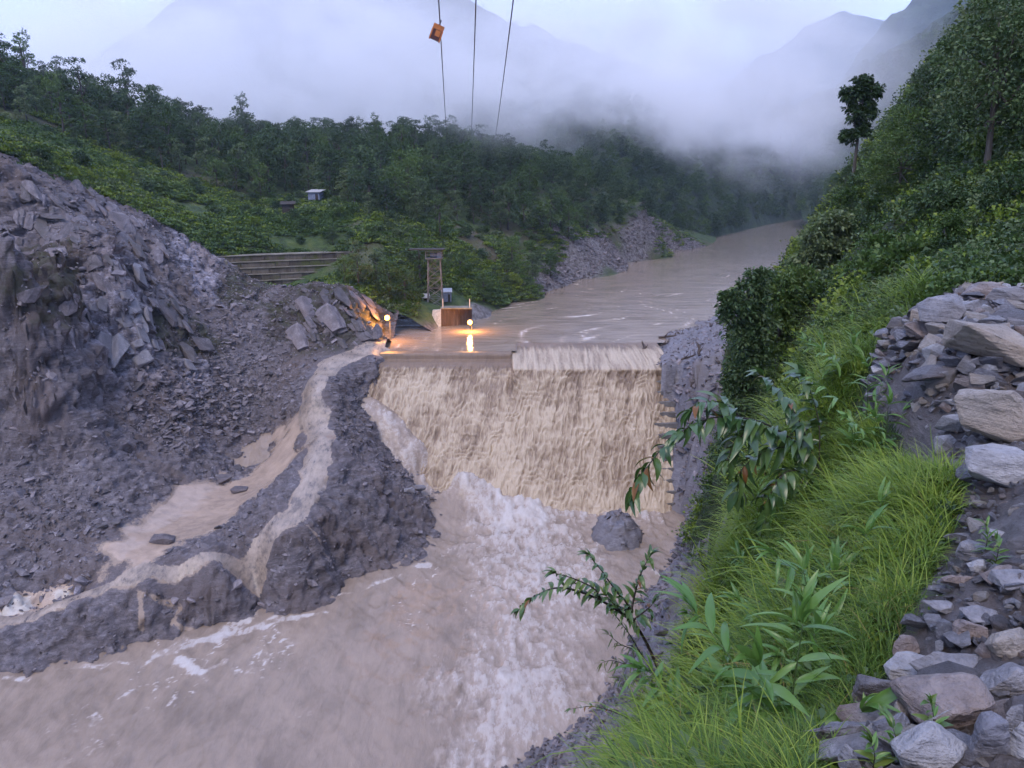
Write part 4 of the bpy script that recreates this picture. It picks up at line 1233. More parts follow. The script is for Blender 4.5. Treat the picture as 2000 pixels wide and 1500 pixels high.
for i in range(len(RP_)):
    k = int(rng.choice(4, p=[.44, .2, .12, .24]))
    fwr = project(RP_[i:i + 1])[2][0]
    s_max = (vR[i] - np.interp(uR[i], [1600, 1700, 1740, 1770, 1830, 1900, 1960], [345, 325, 265, 185, 105, 30, -40])) / (8.6 * FPX / fwr)
    if s_max < .35: continue
    zone = ('low on' if vR[i] > 330 else 'halfway up' if vR[i] > 190 else 'high on') + ' the right hillside' + (' by the river bend' if uR[i] < 1700 else ' near the picture edge' if uR[i] > 1880 else '')
    place_tree(KINDS_MID[k], tuple(RP_[i] - np.array((0, 0, .3))), min(float(rng.uniform(.8, 1.5)), s_max), float(rng.uniform(0, 6.28)), 'hillside_tree', RKN[k] + ' ' + zone, 'trees ' + zone)
# undergrowth and bushes on the right slope beyond the near grass
cand = np.concatenate([np.stack([rng.uniform(0, 70, 60000), 10 + 80 * rng.random(60000) ** 1.4], 1), np.stack([rng.uniform(15, 130, 40000), rng.uniform(60, 240, 40000)], 1)])
P = np.column_stack([cand, HR(cand[:, 0], cand[:, 1])])
u, v, fw = project(P)
gr = ((P[:, 1] > 86) & (P[:, 0] < 34 + .28 * (P[:, 1] - 100)) & (P[:, 2] < 3.0)) | (P[:, 2] < -8) | (P[:, 2] < .2) & (P[:, 1] > 100) | (P[:, 2] < 5) & (P[:, 1] < 75)
path_ = (P[:, 0] > np.interp(P[:, 1], [p[1] for p in EDGE], [p[0] for p in EDGE]) - .3) & (P[:, 1] < 11.4)
ok = (u > 1200) & (u < 2080) & (v > 100) & (v < 1250) & ~gr & ~path_ & (fw > 11) & (clear_of_river(u + 40, v) | (v > 780))
UP = P[ok]
bs = thin_out(UP, np.interp(UP[:, 1], [10, 30, 90], [1.3, 1.9, 3.2]), rng)
RB = ['dark leafy bush', 'mid green bush', 'pale green bush', 'bright yellow green bush']
uU, vU, fU = project(UP)
bs = bs[clear_of_river(uU[bs] - 6, vU[bs] - 8) & (uU[bs] > 1430) & (uU[bs] < 2040) & (vU[bs] < 800) & (fU[bs] > 15)]
bs = bs[np.argsort(fU[bs])][:145]
for j in bs:
    k = int(rng.choice(4, p=[.42, .32, .18, .08]))
    zone = 'behind the stone pile on the right slope' if uU[j] > 1760 else 'on the right slope above the river' if vU[j] < 560 else 'on the right slope below the big trees'
    o = link('bush', BUSH_MID[k], None, None, RB[k] + ' ' + zone, 'bush', 'bushes ' + zone)
    o.location = tuple(UP[j] - np.array((0, 0, .2)))
    o.rotation_euler = (0, 0, float(rng.uniform(0, 6.28)))
    s = float(rng.uniform(.45, 1.0)) * np.interp(UP[j, 1], [12, 40], [.7, 1.25])
    o.scale = (s, s, s * float(rng.uniform(.8, 1.25)))
TUFT_N = [tuft_mesh('weed', 71, 90, .17, M_LF_MID, .5), tuft_mesh('weed', 72, 90, .16, M_LF_YEL, .5), tuft_mesh('weed', 73, 90, .17, M_LF_PALE, .5), tuft_mesh('weed', 74, 90, .16, M_LF_DARK, .5)]
nE = len(UP)
pk = rng.choice(4, nE, p=[.34, .12, .18, .36])
pk = np.where(fbm(UP * .15, 3, 7) > .25, 1, pk)
scatter('slope_undergrowth', TUFT_N, UP, np.stack([rng.normal(size=nE) * .2, rng.normal(size=nE) * .2, rng.uniform(0, 6.28, nE)], 1), rng.uniform(.7, 1.4, nE) * np.interp(UP[:, 1], [12, 60, 120], [.6, 1.5, 3.2]), pk, 'leafy undergrowth on the right hillside')

# --- trees one can tell apart on the right bank
def ivy_tree(name, u, v_base, v_top, d, w_, label, mat, seed, lobes_rel, leaf=.2):
    b0 = np.array(atd(u, v_base, d))
    top = np.array(atd(u, v_top, d))
    h = float(top[2] - b0[2])
    fwd = d
    lobes = [((a * w_, b_ * w_, h * f), r_ * w_) for a, b_, f, r_ in lobes_rel]
    t_ = empty(name, tuple(b0), label, 'tree')
    link('trunk', trunk_mesh('trunk', seed, h * .9, max(.1, h * .018), lobes, .02), None, t_)
    link('crown', crown_mesh('crown', seed, lobes, .34 * w_ ** .5, 32, 36, leaf * w_ ** .5, mat, .95, .1), None, t_)
    return t_
ivy_tree('ivy_tree', 1448, 850, 537, 29, .68, 'ivy wrapped dark column of a tree right of the weir, topped by a leafy head', M_LF_DARK, 811, [(0, 0, .08, 1.0), (.1, 0, .2, 1.0), (-.1, .1, .32, .95), (0, 0, .42, .95), (.1, .1, .52, .9), (0, 0, .62, 1.0), (-.7, 0, .76, .9), (.5, .2, .74, .9), (-1.2, 0, .83, .6), (-.2, 0, .88, .9), (.2, 0, .97, .6)])
ivy_tree('ivy_tree', 1512, 770, 550, 32, .68, 'olive topped ivy tree standing next to the dark leafy column', M_LF_MID, 812, [(0, 0, .15, 1.1), (.2, 0, .3, 1.1), (-.1, .1, .45, 1.0), (0, 0, .6, 1.1), (-.4, 0, .8, 1.0), (.4, .2, .8, 1.0), (0, 0, .95, .9)])
ivy_tree('ivy_tree', 1575, 740, 560, 34, .85, 'very dark bushy tree right of the olive topped one', M_LF_DARK, 813, [(0, 0, .2, 1.2), (.4, 0, .4, 1.2), (-.4, .1, .5, 1.1), (0, 0, .7, 1.2), (.4, 0, .9, 1.0)])
ivy_tree('pale_tree', 1600, 640, 425, 37, .74, 'pale leaved open tree against the brown river', M_LF_PALE, 814, [(-.2, 0, .45, 1.0), (.9, 0, .5, 1.1), (-.9, 0, .62, .9), (.2, 0, .7, 1.2), (1.0, 0, .75, 1.0), (-.5, 0, .82, .9), (.3, 0, .95, .9)], .26)
ivy_tree('tall_slim_tree', 1664, 365, 165, 62, .78, 'tall slim tree with bare trunk rising above the river bend', M_LF_DARK, 815, [(-.8, 0, .5, .7), (.5, 0, .56, .6), (-.6, 0, .72, .9), (.6, 0, .74, .9), (0, 0, .84, 1.2), (-.9, 0, .9, .9), (.7, 0, .92, 1.0), (0, 0, 1.0, .9)], .26)
ivy_tree('young_tree', 1842, 560, 430, 17, .28, 'small young tree with a thin trunk standing above the stone pile', M_LF_MID, 816, [(0, 0, .5, .9), (-.7, 0, .62, .9), (.7, 0, .66, .9), (0, 0, .78, 1.1), (0, 0, .95, .8)], .12)
# ================================================================== STONES
def hull_rock(name, seed, n=14, dims=(1, .8, .55), bev=0.0, cuts=0, rough=0.0, mat=None, strat=.0, flat=True):
    rng = random.Random(seed)
    bm = bmesh.new()
    for k in range(n):
        p = Vector((rng.gauss(0, 1), rng.gauss(0, 1), rng.gauss(0, 1)))
        p /= max(abs(p.x), abs(p.y), abs(p.z)) ** .75 * p.length ** .25
        bm.verts.new((p.x * dims[0] * .5 * rng.uniform(.8, 1.05), p.y * dims[1] * .5 * rng.uniform(.8, 1.05), p.z * dims[2] * .5 * rng.uniform(.8, 1.05)))
    bmesh.ops.convex_hull(bm, input=bm.verts[:])
    for v in [v for v in bm.verts if not v.link_faces]:
        bm.verts.remove(v)
    if bev:
        bmesh.ops.dissolve_limit(bm, angle_limit=R(14), verts=bm.verts[:], edges=bm.edges[:])
        bmesh.ops.bevel(bm, geom=bm.edges[:], offset=bev * min(dims), segments=2, affect='EDGES', profile=.6)
    bmesh.ops.triangulate(bm, faces=bm.faces[:])
    if cuts:
        for it in range(cuts):
            long_ = [e for e in bm.edges if e.calc_length() > max(dims) * (.16 if it == 0 else .07)]
            if long_:
                bmesh.ops.subdivide_edges(bm, edges=long_, cuts=1, use_grid_fill=True)
            bmesh.ops.triangulate(bm, faces=bm.faces[:])
        bm.normal_update()
        co = np.array([v.co[:] for v in bm.verts])
        nr_ = np.array([v.normal[:] for v in bm.verts])
        m = max(dims)
        ax = np.array((.25, .35, 1.0))
        off = (facets(co * 5.5 / m + seed, seed, 1.0) * .5 + fbm(co * 7 / m + seed * 3, 3, seed) * .7) * rough * m + strat * m * facets(co * np.array((1.3, 1.8, 15)) / m + seed, seed + 5, .6)
        co = co + nr_ * off[:, None]
        for v, c in zip(bm.verts, co):
            v.co = c
    me = bpy.data.meshes.new(name)
    bm.to_mesh(me)
    bm.free()
    if mat: me.materials.append(mat)
    return me
SMALL = [hull_rock('stone', 100 + k, 12, (1, .55 + .4 * ((k * 37) % 10) / 10, .28 + .3 * ((k * 53) % 10) / 10), mat=M_STONE) for k in range(9)]
# --- loose blocks on the landslide: the largest are parts of the slope, the rest one mass of rubble
rng = np.random.default_rng(77)
def surf_normal(fld, x, y, e=.6):
    gx_ = (fld(x + e, y) - fld(x - e, y)) / (2 * e)
    gy_ = (fld(x, y + e) - fld(x, y - e)) / (2 * e)
    return np.stack([-gx_, -gy_, np.ones_like(gx_)], 1)
u = LS_V[:, 0] * 0
uu, vv, ff = project(LS_V)
wt = np.ones(len(LS_V)) * .6
def blob(cu, cv, ru, rv): return np.exp(-((uu - cu) / ru) ** 2 - ((vv - cv) / rv) ** 2)
wt += 3.0 * blob(380, 800, 140, 60) + 2.2 * blob(480, 690, 60, 80) + 1.5 * blob(60, 700, 90, 80) + 1.4 * blob(200, 1000, 160, 60) + 1.5 * blob(800, 930, 70, 50) + 1.6 * blob(700, 800, 30, 70) + 1.2 * blob(600, 1080, 200, 60) + 1.2 * blob(80, 900, 140, 150)
wt *= (uu > -40) & (uu < 900) & (LS_CALM < .3) & (LS_V[:, 2] > -17.2)
wt *= np.where(LS_CLIFF > .5, .5, 1)
pick = rng.choice(len(LS_V), 15000, replace=False, p=wt / wt.sum())
PS = LS_V[pick]
size = np.exp(rng.normal(-1.15, .50, 15000)) * (1 + .8 * blob(380, 800, 140, 60)[pick])
order = np.argsort(-size)
PS, size = PS[order], size[order]
size[:300] = np.clip(size[:300], 0, 1.5)
rotz = rng.uniform(0, 6.28, 15000)
tilt = rng.normal(size=(15000, 2)) * .35
for i in range(290):
    o = bpy.data.objects.new('stone', SMALL[i % 9])
    COL.objects.link(o)
    o.parent = landslide
    o.location = tuple(PS[i] + np.array((0, 0, size[i] * .08)))
    o.rotation_euler = (float(tilt[i, 0]) + .3, float(tilt[i, 1]), float(rotz[i]))
    o.scale = (float(size[i]),) * 3
scatter('landslide_rubble', SMALL, PS[290:], np.column_stack([tilt[290:] * 1.2, rotz[290:]]), size[290:] * .85, rng.integers(0, 9, 15000 - 290), 'loose grey rubble strewn over the landslide')

# --- broken slabs of bedded rock standing out of the cliff face, parts of the slope
M_SLAB = mat_rock('pale_slab', (.10, .094, .104), (.19, .180, .196), (.31, .298, .318), (.15, .13, .128), 4.0, .65, (.15, -1.1, .2))
M_DSLAB = mat_rock('dark_slab', (.034, .030, .032), (.080, .070, .072), (.16, .145, .152), (.085, .066, .058), 4.0, .75, (.3, -.8, .2))
M_BEDR = mat_rock('bedded_rock', (.036, .030, .034), (.115, .100, .108), (.255, .232, .246), (.115, .088, .082), 4.0, .75, (.4, -.9, .2), vary=.5)
BED = [hull_rock('rock_slab', 950 + k, 16, (1, .42 + .25 * (k % 3), .16 + .07 * (k % 4)), .03, 2, .012, [M_BEDR, M_SLAB, M_BEDR, M_DSLAB, M_BEDR, M_SLAB][k % 6], .016) for k in range(12)]
_c = ((LS_CLIFF > .25) | (blob(640, 625, 100, 60) > .4) | (blob(100, 480, 200, 120) > .35)) & (uu > -30) & (uu < 730) & (vv < 790)
_w = np.where(_c, 1.0, 0) * (1 + 2.5 * blob(220, 620, 90, 120) + 1.5 * blob(330, 640, 90, 80) + 1.2 * blob(640, 620, 90, 60))
_pk = rng.choice(len(LS_V), 285, replace=False, p=_w / _w.sum())
for i, j in enumerate(_pk):
    p = LS_V[j]
    nn_ = Vector(surf_normal(HL, p[0:1], p[1:2])[0]).normalized()
    dd_ = Vector((.55 + rng.normal() * .12, -.25, -.75 + rng.normal() * .1)) if rng.random() < .6 or uu[j] > 300 else Vector((.12 + rng.normal() * .1, -.35, -.93))
    dd_ = (dd_ - nn_ * dd_.dot(nn_) * .8).normalized()
    zz2 = (nn_ + Vector((rng.normal() * .25, rng.normal() * .2, rng.normal() * .2)))
    zz2 = (zz2 - dd_ * zz2.dot(dd_)).normalized()
    yy2 = zz2.cross(dd_)
    s = float(np.exp(rng.normal(.72, .45)))
    pale = att_pale[j] > .5
    o = bpy.data.objects.new('rock_slab', BED[[1, 5, 7, 11][i % 4] if pale else [0, 2, 3, 4, 6, 8, 9, 10][i % 8]])
    COL.objects.link(o)
    o.parent = landslide
    o.matrix_local = Matrix.Translation(Vector(p) + nn_ * (.02 * s)) @ Matrix((dd_, yy2, zz2)).transposed().to_4x4() @ Matrix.Diagonal((s, s, s, 1))

# --- gravel on the right bank and on the far left bank
gv = np.empty(len(gbank.data.vertices) * 3, np.float32)
gbank.data.vertices.foreach_get('co', gv)
gv = gv.reshape(-1, 3)
ug, vg, fg = project(gv)
sel = (ug > 950) & (ug < 1620) & (gv[:, 2] > -17.2) & (fg > 20)
gs = gv[sel]
gs = gs[rng.choice(len(gs), min(15000, len(gs)), replace=False)]
gs = gs + np.column_stack([rng.normal(size=(len(gs), 2)) * .3, np.zeros(len(gs))])
far = np.repeat(vv_bare, 5, 0)
far = far + np.column_stack([rng.normal(size=(len(far), 2)) * .8, np.zeros(len(far))])
far[:, 2] = HL(far[:, 0], far[:, 1])
far = far[far[:, 2] > .1]
gs2 = np.concatenate([gs, far])
nG = len(gs2)
sc = np.exp(rng.normal(-1.1, .5, nG)) * np.concatenate([np.ones(len(gs)), np.full(len(far), 1.25)])
scatter('bank_rubble', SMALL, gs2, np.column_stack([rng.normal(size=(nG, 2)) * .4, rng.uniform(0, 6.28, nG)]), sc, rng.integers(0, 9, nG), 'angular grey gravel on the river banks')

# --- broken rock piled on the steep bank at the weir's right end
rk = []
for _ in range(1100):
    a, b_ = rng.uniform(1300, 1470), rng.uniform(690, 1090)
    if a < 1305 + .06 * (b_ - 690): continue
    h = ray_hit(HR, a, b_, 14, 140, 260)
    if h[1] > 22 and h[2] < 3: rk.append(h)
rk = np.array(rk)
nk = len(rk)
scatter('weir_bank_rubble', SMALL, rk, np.column_stack([rng.normal(size=(nk, 2)) * .5, rng.uniform(0, 6.28, nk)]), np.exp(rng.normal(-.45, .5, nk)), rng.integers(0, 9, nk), 'broken dark rock on the steep bank right of the weir')
rk = []
for _ in range(2600):
    a, b_ = rng.uniform(-20, 620), rng.uniform(330, 1180)
    h = ray_hit(HL, a, b_, 58, 135, 240)
    if h[1] < rim_y(h[0]) - .5: rk.append(h)
rk = np.array(rk)
rd = seg_dist(rk[:, 0], rk[:, 1], ROAD, ROADW)
fd = seg_dist(rk[:, 0], rk[:, 1], FAN, [1.2, 3.4, 4.6, 4.2, 2.6, .7])
rk = rk[(rd > .8) & (fd > .8)]
nk = len(rk)
scatter('slope_rubble', SMALL, rk, np.column_stack([rng.normal(size=(nk, 2)) * .5 + np.array((.3, .1)), rng.uniform(0, 6.28, nk)]), np.exp(rng.normal(-.75, .5, nk)), rng.integers(0, 9, nk), 'shattered grey rock fragments on the landslide face')

# --- gravel mound standing in the river below the weir
pm0 = atz(1213, 1072, ZL)
n = 44
th_ = np.linspace(0, 2 * math.pi, n, endpoint=False)
rows_ = []
for k, f in enumerate(np.linspace(1.12, 0.0, 16)):
    z_ = 3.4 * (1 - min(f, 1.12) ** 2.2) - .6
    rows_.append(np.column_stack([np.cos(th_) * 3.3 * f, np.sin(th_) * 4.2 * f, np.full(n, z_)]))
MV = np.concatenate(rows_) + np.array((pm0[0], pm0[1] + 3.5, ZL))
MF = np.array([(r_ * n + k, r_ * n + (k + 1) % n, (r_ + 1) * n + (k + 1) % n, (r_ + 1) * n + k) for r_ in range(15) for k in range(n)])
MV = MV + np.stack([facets(MV * 1.3, 3, 1) * .35, facets(MV * 1.3, 4, 1) * .35, facets(MV * 1.3, 5, 1) * .4], 1)
mound = link('gravel_mound', mesh_np('gravel_mound', MV, MF, False), M_GRAVEL, None, 'dark gravel mound standing in the river at the foot of the weir', 'gravel mound')
for k in range(110):
    i = rng.integers(0, len(MV))
    s = float(np.exp(rng.normal(-1.0, .35)))
    o = bpy.data.objects.new('stone', SMALL[k % 9])
    COL.objects.link(o)
    o.parent = mound
    o.location = tuple(MV[i])
    o.rotation_euler = tuple(rng.normal(size=3) * .5)
    o.scale = (s, s, s)

# --- small side cascade running over the rocks at the right bank
M_SIDE = mat_water('side_cascade_water', .4, bs=(1.5, 1, 1), bscale=3, bstr=.7, mud=(.2, .17, .16), foam=(.66, .64, .65))
cl = PZ((1462, 990, -10), (1430, 1000, -11.8), (1400, 1030, -13.6), (1375, 1070, -15.4), (1345, 1110, -16.9))
rows_ = []
for k in range(70):
    f = k / 69 * (len(cl) - 1)
    i = min(int(f), len(cl) - 2)
    c = np.array(cl[i]) * (1 - f + i) + np.array(cl[i + 1]) * (f - i)
    wd = 1.6 + 1.4 * k / 69
    for j in range(34):
        s = (j / 33 - .5) * 2
        rows_.append((c[0] + s * wd * .75, c[1] + s * wd * .9, c[2]))
SV = np.array(rows_)
SV[:, 2] = HR(SV[:, 0], SV[:, 1]) + .25
rg = facets(SV * 1.2, 6, 1)
SV[:, 2] += rg * .5 + fbm(SV * 2.5, 3, 5) * .2
me = mesh_np('side_cascade', SV, grid_faces(34, 70))
attr(me, 'foam', .62 + .5 * fbm(SV * 1.1, 3, 9))
link('side_cascade', me, M_SIDE, kind='structure', label='small white side cascade running over the right bank')

# ================================================================== FOREGROUND BOULDERS
def rockmat(nm, a, b_, c_, d_, sc, strata, rough=.62):
    return mat_rock(nm, a, b_, c_, d_, sc, rough, strata)
RM = {'grey': rockmat('grey_stone', (.10, .097, .107), (.21, .205, .222), (.40, .39, .42), (.19, .165, .15), 4.5, (.3, .5, .2)),
      'pale': rockmat('pale_stone', (.16, .155, .165), (.31, .305, .32), (.52, .51, .53), (.29, .26, .235), 4.0, (.5, .2, .1)),
      'schist': rockmat('schist_stone', (.055, .055, .066), (.15, .148, .168), (.36, .355, .385), (.12, .10, .095), 6.0, (.6, .9, .2)),
      'tan': rockmat('tan_stone', (.15, .13, .115), (.275, .245, .22), (.42, .39, .365), (.33, .255, .185), 4.0, (.2, .3, .4)),
      'brown': rockmat('brown_streaked_stone', (.095, .078, .075), (.215, .18, .17), (.39, .35, .33), (.20, .125, .088), 3.6, (.9, .5, .3)),
      'dark': rockmat('dark_stone', (.040, .037, .042), (.095, .090, .099), (.21, .20, .215), (.10, .075, .066), 5.0, (.4, .7, .2))}
BOULD = [  # u0, v0, u1, v1, material, flatness seed, label
 (1629, 1286, 1752, 1368, 'schist', 'squarish dark grey block perched at the grassy edge of the track'),
 (1752, 1286, 1806, 1357, 'tan', 'small pale wedge wedged between the square block and the largest boulder'),
 (1790, 1240, 1975, 1400, 'brown', 'largest brown streaked boulder of the foreground stones'),
 (1765, 1407, 1890, 1510, 'pale', 'big pale grey slab-sided boulder at the bottom edge of the picture'),
 (1907, 1412, 1974, 1510, 'schist', 'dark banded stone right of the big pale boulder at the bottom'),
 (1963, 1377, 1996, 1446, 'grey', 'narrow upright grey stone near the bottom right corner'),
 (1970, 1435, 2040, 1520, 'pale', 'light grey stone cut off by the bottom right corner'),
 (1937, 1250, 2050, 1338, 'grey', 'blue grey block behind the largest boulder, at the right edge'),
 (1950, 1205, 2030, 1260, 'tan', 'yellowish tan stone at the right edge above the blue grey block'),
 (1815, 1196, 1942, 1257, 'grey', 'grey roof-shaped stone leaning behind the largest boulder'),
 (1698, 1200, 1782, 1268, 'dark', 'dark rounded slab half sunk in the soil at the track edge'),
 (1757, 1174, 1862, 1220, 'pale', 'long whitish slab lying above the dark rounded slab'),
 (1886, 1164, 1946, 1208, 'brown', 'brownish rounded stone behind the roof-shaped stone'),
 (1893, 1144, 1963, 1183, 'grey', 'flat grey stone just behind the brownish rounded one'),
 (1728, 1352, 1800, 1435, 'schist', 'silvery banded stone in the hollow below the largest boulder'),
 (1649, 1414, 1694, 1480, 'grey', 'small grey stone at the lower left among seedlings'),
 (1757, 1258, 1795, 1298, 'tan', 'little beige cube resting on the largest boulder\'s left side'),
 (1823, 1099, 1879, 1131, 'grey', 'thin grey plate lying flat in the middle of the track'),
 (1900, 1057, 1932, 1085, 'pale', 'small bright stone alone on the dark gravel of the track'),
 (1882, 1010, 1942, 1055, 'grey', 'blocky grey stone, left one of a pair halfway along the track'),
 (1940, 1010, 1996, 1040, 'pale', 'lighter flat stone, right one of a pair halfway along the track'),
 (1858, 1067, 1911, 1099, 'brown', 'flat brownish plate below the pair of stones on the track'),
 (1956, 1120, 2030, 1146, 'grey', 'flat grey slab at the right edge of the track'),
 (1928, 1095, 2000, 1124, 'brown', 'reddish flat slab at the right edge of the track'),
 (1768, 1130, 1817, 1177, 'brown', 'earthy brown stone at the grass edge above the whitish slab'),
 (1907, 870, 2040, 950, 'pale', 'big smooth pale boulder beside the bright grass'),
 (1910, 756, 2080, 865, 'tan', 'huge tan block with a slanting top at the right edge'),
 (1870, 700, 2060, 785, 'tan', 'wide flat tan slab lying behind the huge tan block'),
 (1788, 722, 1890, 765, 'dark', 'flat dark slab at the left foot of the stone pile'),
 (1798, 650, 1900, 712, 'grey', 'large wedge-shaped grey boulder on the left of the stone pile'),
 (1868, 598, 1928, 640, 'grey', 'tilted grey block on top of the stone pile'),
 (1802, 598, 1876, 648, 'schist', 'dark banded boulder at the far left end of the stone pile'),
 (1945, 580, 2040, 628, 'grey', 'large grey boulder at the top right of the stone pile'),
 (1900, 620, 1956, 648, 'dark', 'dark stone wedged in the middle of the stone pile'),
 (1921, 630, 1960, 660, 'grey', 'rounded grey stone in front of the wedged dark one'),
 (1950, 624, 2040, 660, 'pale', 'long pale boulder at the right of the stone pile'),
 (1931, 655, 2040, 706, 'dark', 'dark brown block in the right half of the stone pile'),
 (1889, 650, 1921, 686, 'brown', 'small reddish white-veined stone in the stone pile'),
 (1893, 563, 2000, 610, 'brown', 'broad brownish boulder at the very back of the stone pile'),
 (1712, 663, 1752, 697, 'pale', 'pale tilted stone sticking out of the grass'),
 (1774, 640, 1828, 676, 'dark', 'dark stone at the left fringe of the stone pile'),
 (1767, 668, 1834, 704, 'brown', 'earthy brown stone below the dark one at the pile\'s left fringe'),
 (1740, 738, 1768, 763, 'dark', 'small dark round stone at the edge of the grass'),
]
def ground_hit(u, v, z=path_z + .02):
    return atz(u, v, z)
for i, (u0, v0, u1, v1, mk, lb) in enumerate(BOULD):
    foot = ground_hit((u0 + u1) / 2, v1 - .1 * (v1 - v0))
    fw = foot[1] * math.cos(PITCH) - (foot[2] - CAMZ) * math.sin(PITCH)
    wd = (u1 - u0) / FPX * fw
    dep_ang = PITCH + math.atan(((v0 + v1) / 2 - 750) / FPX)
    app = (v1 - v0) / FPX * fw                    # apparent height = h cos + depth sin
    dp = wd * (.62 + .2 * ((i * 7) % 5) / 5)
    hgt = max((app - dp * math.sin(dep_ang) * .8) / math.cos(dep_ang), wd * .3)
    me = hull_rock('boulder', 300 + i * 3, 15, (wd * 1.2, dp * 1.15, hgt * 1.42), .05, 3, .018, RM[mk], .016 if mk in ('schist', 'brown', 'dark') else .008)
    o = link('boulder', me, None, None, lb, 'boulder', 'boulders on the stony track')
    zf = float(HR([foot[0]], [foot[1] + dp * .45])[0])
    o.location = (foot[0], foot[1] + dp * .42, max(zf, path_z - .25) + hgt * .50)
    o.rotation_euler = (((i * 13) % 7 - 3) * .05, ((i * 29) % 7 - 3) * .06, ((i * 17) % 9 - 4) * .06)
p = atd(1952, 463, 16.5)
o = link('boulder', hull_rock('boulder', 888, 14, (.2, .16, .13), .05, 2, .02, RM['pale']), None, None, 'lone pale stone on the green slope above the stone pile', 'boulder', 'boulders on the stony track')
o.location = tuple(p)
# --- loose stones of the track: the larger ones are its parts, grit below that
rng = np.random.default_rng(99)
TRK = [hull_rock('stone', 500 + k, 12, (1, .6 + .35 * ((k * 37) % 10) / 10, .3 + .3 * ((k * 53) % 10) / 10), .04, 1, .02, RM[['grey', 'schist', 'pale', 'brown', 'dark', 'tan', 'grey', 'schist'][k]]) for k in range(8)]
n = 15000
yy = 1.0 + 10.4 * rng.random(n) ** 1.2
xx = np.interp(yy, [p[1] for p in EDGE], [p[0] for p in EDGE]) + .05 + rng.random(n) * (1.2 + .45 * yy)
zz_ = HR(xx, yy)
PT = np.column_stack([xx, yy, zz_])
uT, vT, fT = project(PT)
ok = (uT > 1500) & (uT < 2100) & (vT < 1580) & (vT > 560)
PT, fT, vT = PT[ok], fT[ok], vT[ok]
sz = np.exp(rng.normal(-3.2, .72, len(PT))) * (1 + 1.3 * (vT < 800))
order = np.argsort(-sz * (1 + 2 / fT))
PT, sz = PT[order], sz[order]
for i in range(280):
    o = bpy.data.objects.new('stone', TRK[int(rng.integers(0, 8))])
    COL.objects.link(o)
    o.parent = track
    s = float(min(sz[i], .30))
    o.location = tuple(PT[i] + np.array((0, 0, s * .12)))
    o.rotation_euler = (float(rng.normal() * .3), float(rng.normal() * .3), float(rng.uniform(0, 6.28)))
    o.scale = (s, s, s)
nr_ = len(PT) - 280
scatter('track_gravel', TRK, PT[280:] + np.array((0, 0, .004)), np.column_stack([rng.normal(size=(nr_, 2)) * .4, rng.uniform(0, 6.28, nr_)]), sz[280:] * .9, rng.integers(0, 8, nr_), 'angular grey grit between the stones of the track')
# ================================================================== STRUCTURES ON THE LEFT BANK
M_WALL, t, b = new_mat('stained_masonry')
v = coords(t)
st_ = noise(t, coords(t, scale=(1.2, 1.2, .18)), 1.0, 5, .7)
oi = t.nodes.new('ShaderNodeObjectInfo')
c = ramp(t, math_n(t, 'ADD', math_n(t, 'MULTIPLY', st_, .7), math_n(t, 'MULTIPLY', oi.outputs['Random'], .3)), [(.3, (.030, .025, .020)), (.5, (.085, .070, .055)), (.72, (.17, .145, .115))])
c = mixc(t, ramp(t, noise(t, v, .35, 4, .6), [(.52, (0, 0, 0)), (.64, (1, 1, 1))]), c, (.070, .080, .022))
L(t, c, b.inputs['Base Color'])
b.inputs['Roughness'].default_value = .9
bump(t, b, noise(t, v, 4, 5, .7), .7, .1)
M_LEDGE, t, b = new_mat('weathered_ledge')
L(t, ramp(t, noise(t, coords(t), .9, 5, .7), [(.3, (.09, .08, .06)), (.7, (.26, .235, .185))]), b.inputs['Base Color'])
b.inputs['Roughness'].default_value = .9
M_METAL, t, b = new_mat('galvanised_steel')
L(t, ramp(t, noise(t, coords(t), 1.5, 5, .6), [(.3, (.08, .077, .072)), (.7, (.19, .185, .175))]), b.inputs['Base Color'])
b.inputs['Roughness'].default_value = .5
M_RUST, t, b = new_mat('rust_stained_wall')
L(t, ramp(t, noise(t, coords(t, scale=(3.2, 3.2, .3)), 1, 5, .7), [(.3, (.030, .018, .014)), (.55, (.065, .040, .030)), (.75, (.16, .125, .10))]), b.inputs['Base Color'])
b.inputs['Roughness'].default_value = .8
def plain(nm, col, rough=.6, metal=0.0):
    m, t, b = new_mat(nm)
    f = noise(t, coords(t), 2.5, 5, .6)
    L(t, ramp(t, f, [(.3, tuple(x * .7 for x in col)), (.7, tuple(min(1, x * 1.2) for x in col))]), b.inputs['Base Color'])
    b.inputs['Roughness'].default_value = rough
    b.inputs['Metallic'].default_value = metal
    return m
M_TIN = plain('tin_roof', (.42, .42, .43), .45)
M_BLUE = plain('blue_grey_sheet', (.16, .19, .26), .6)
M_DARKW = plain('dark_boards', (.035, .028, .022), .85)
M_LOG = plain('wet_driftwood', (.060, .040, .028), .7)
M_ORANGE = plain('orange_paint', (.55, .17, .035), .45)
M_DKRED = plain('dark_red_brown_paint', (.085, .022, .018), .5)
M_STEEL = plain('steel_rope', (.075, .075, .085), .5, .3)
M_WHITE = plain('dirty_white_wall', (.5, .48, .45), .7)

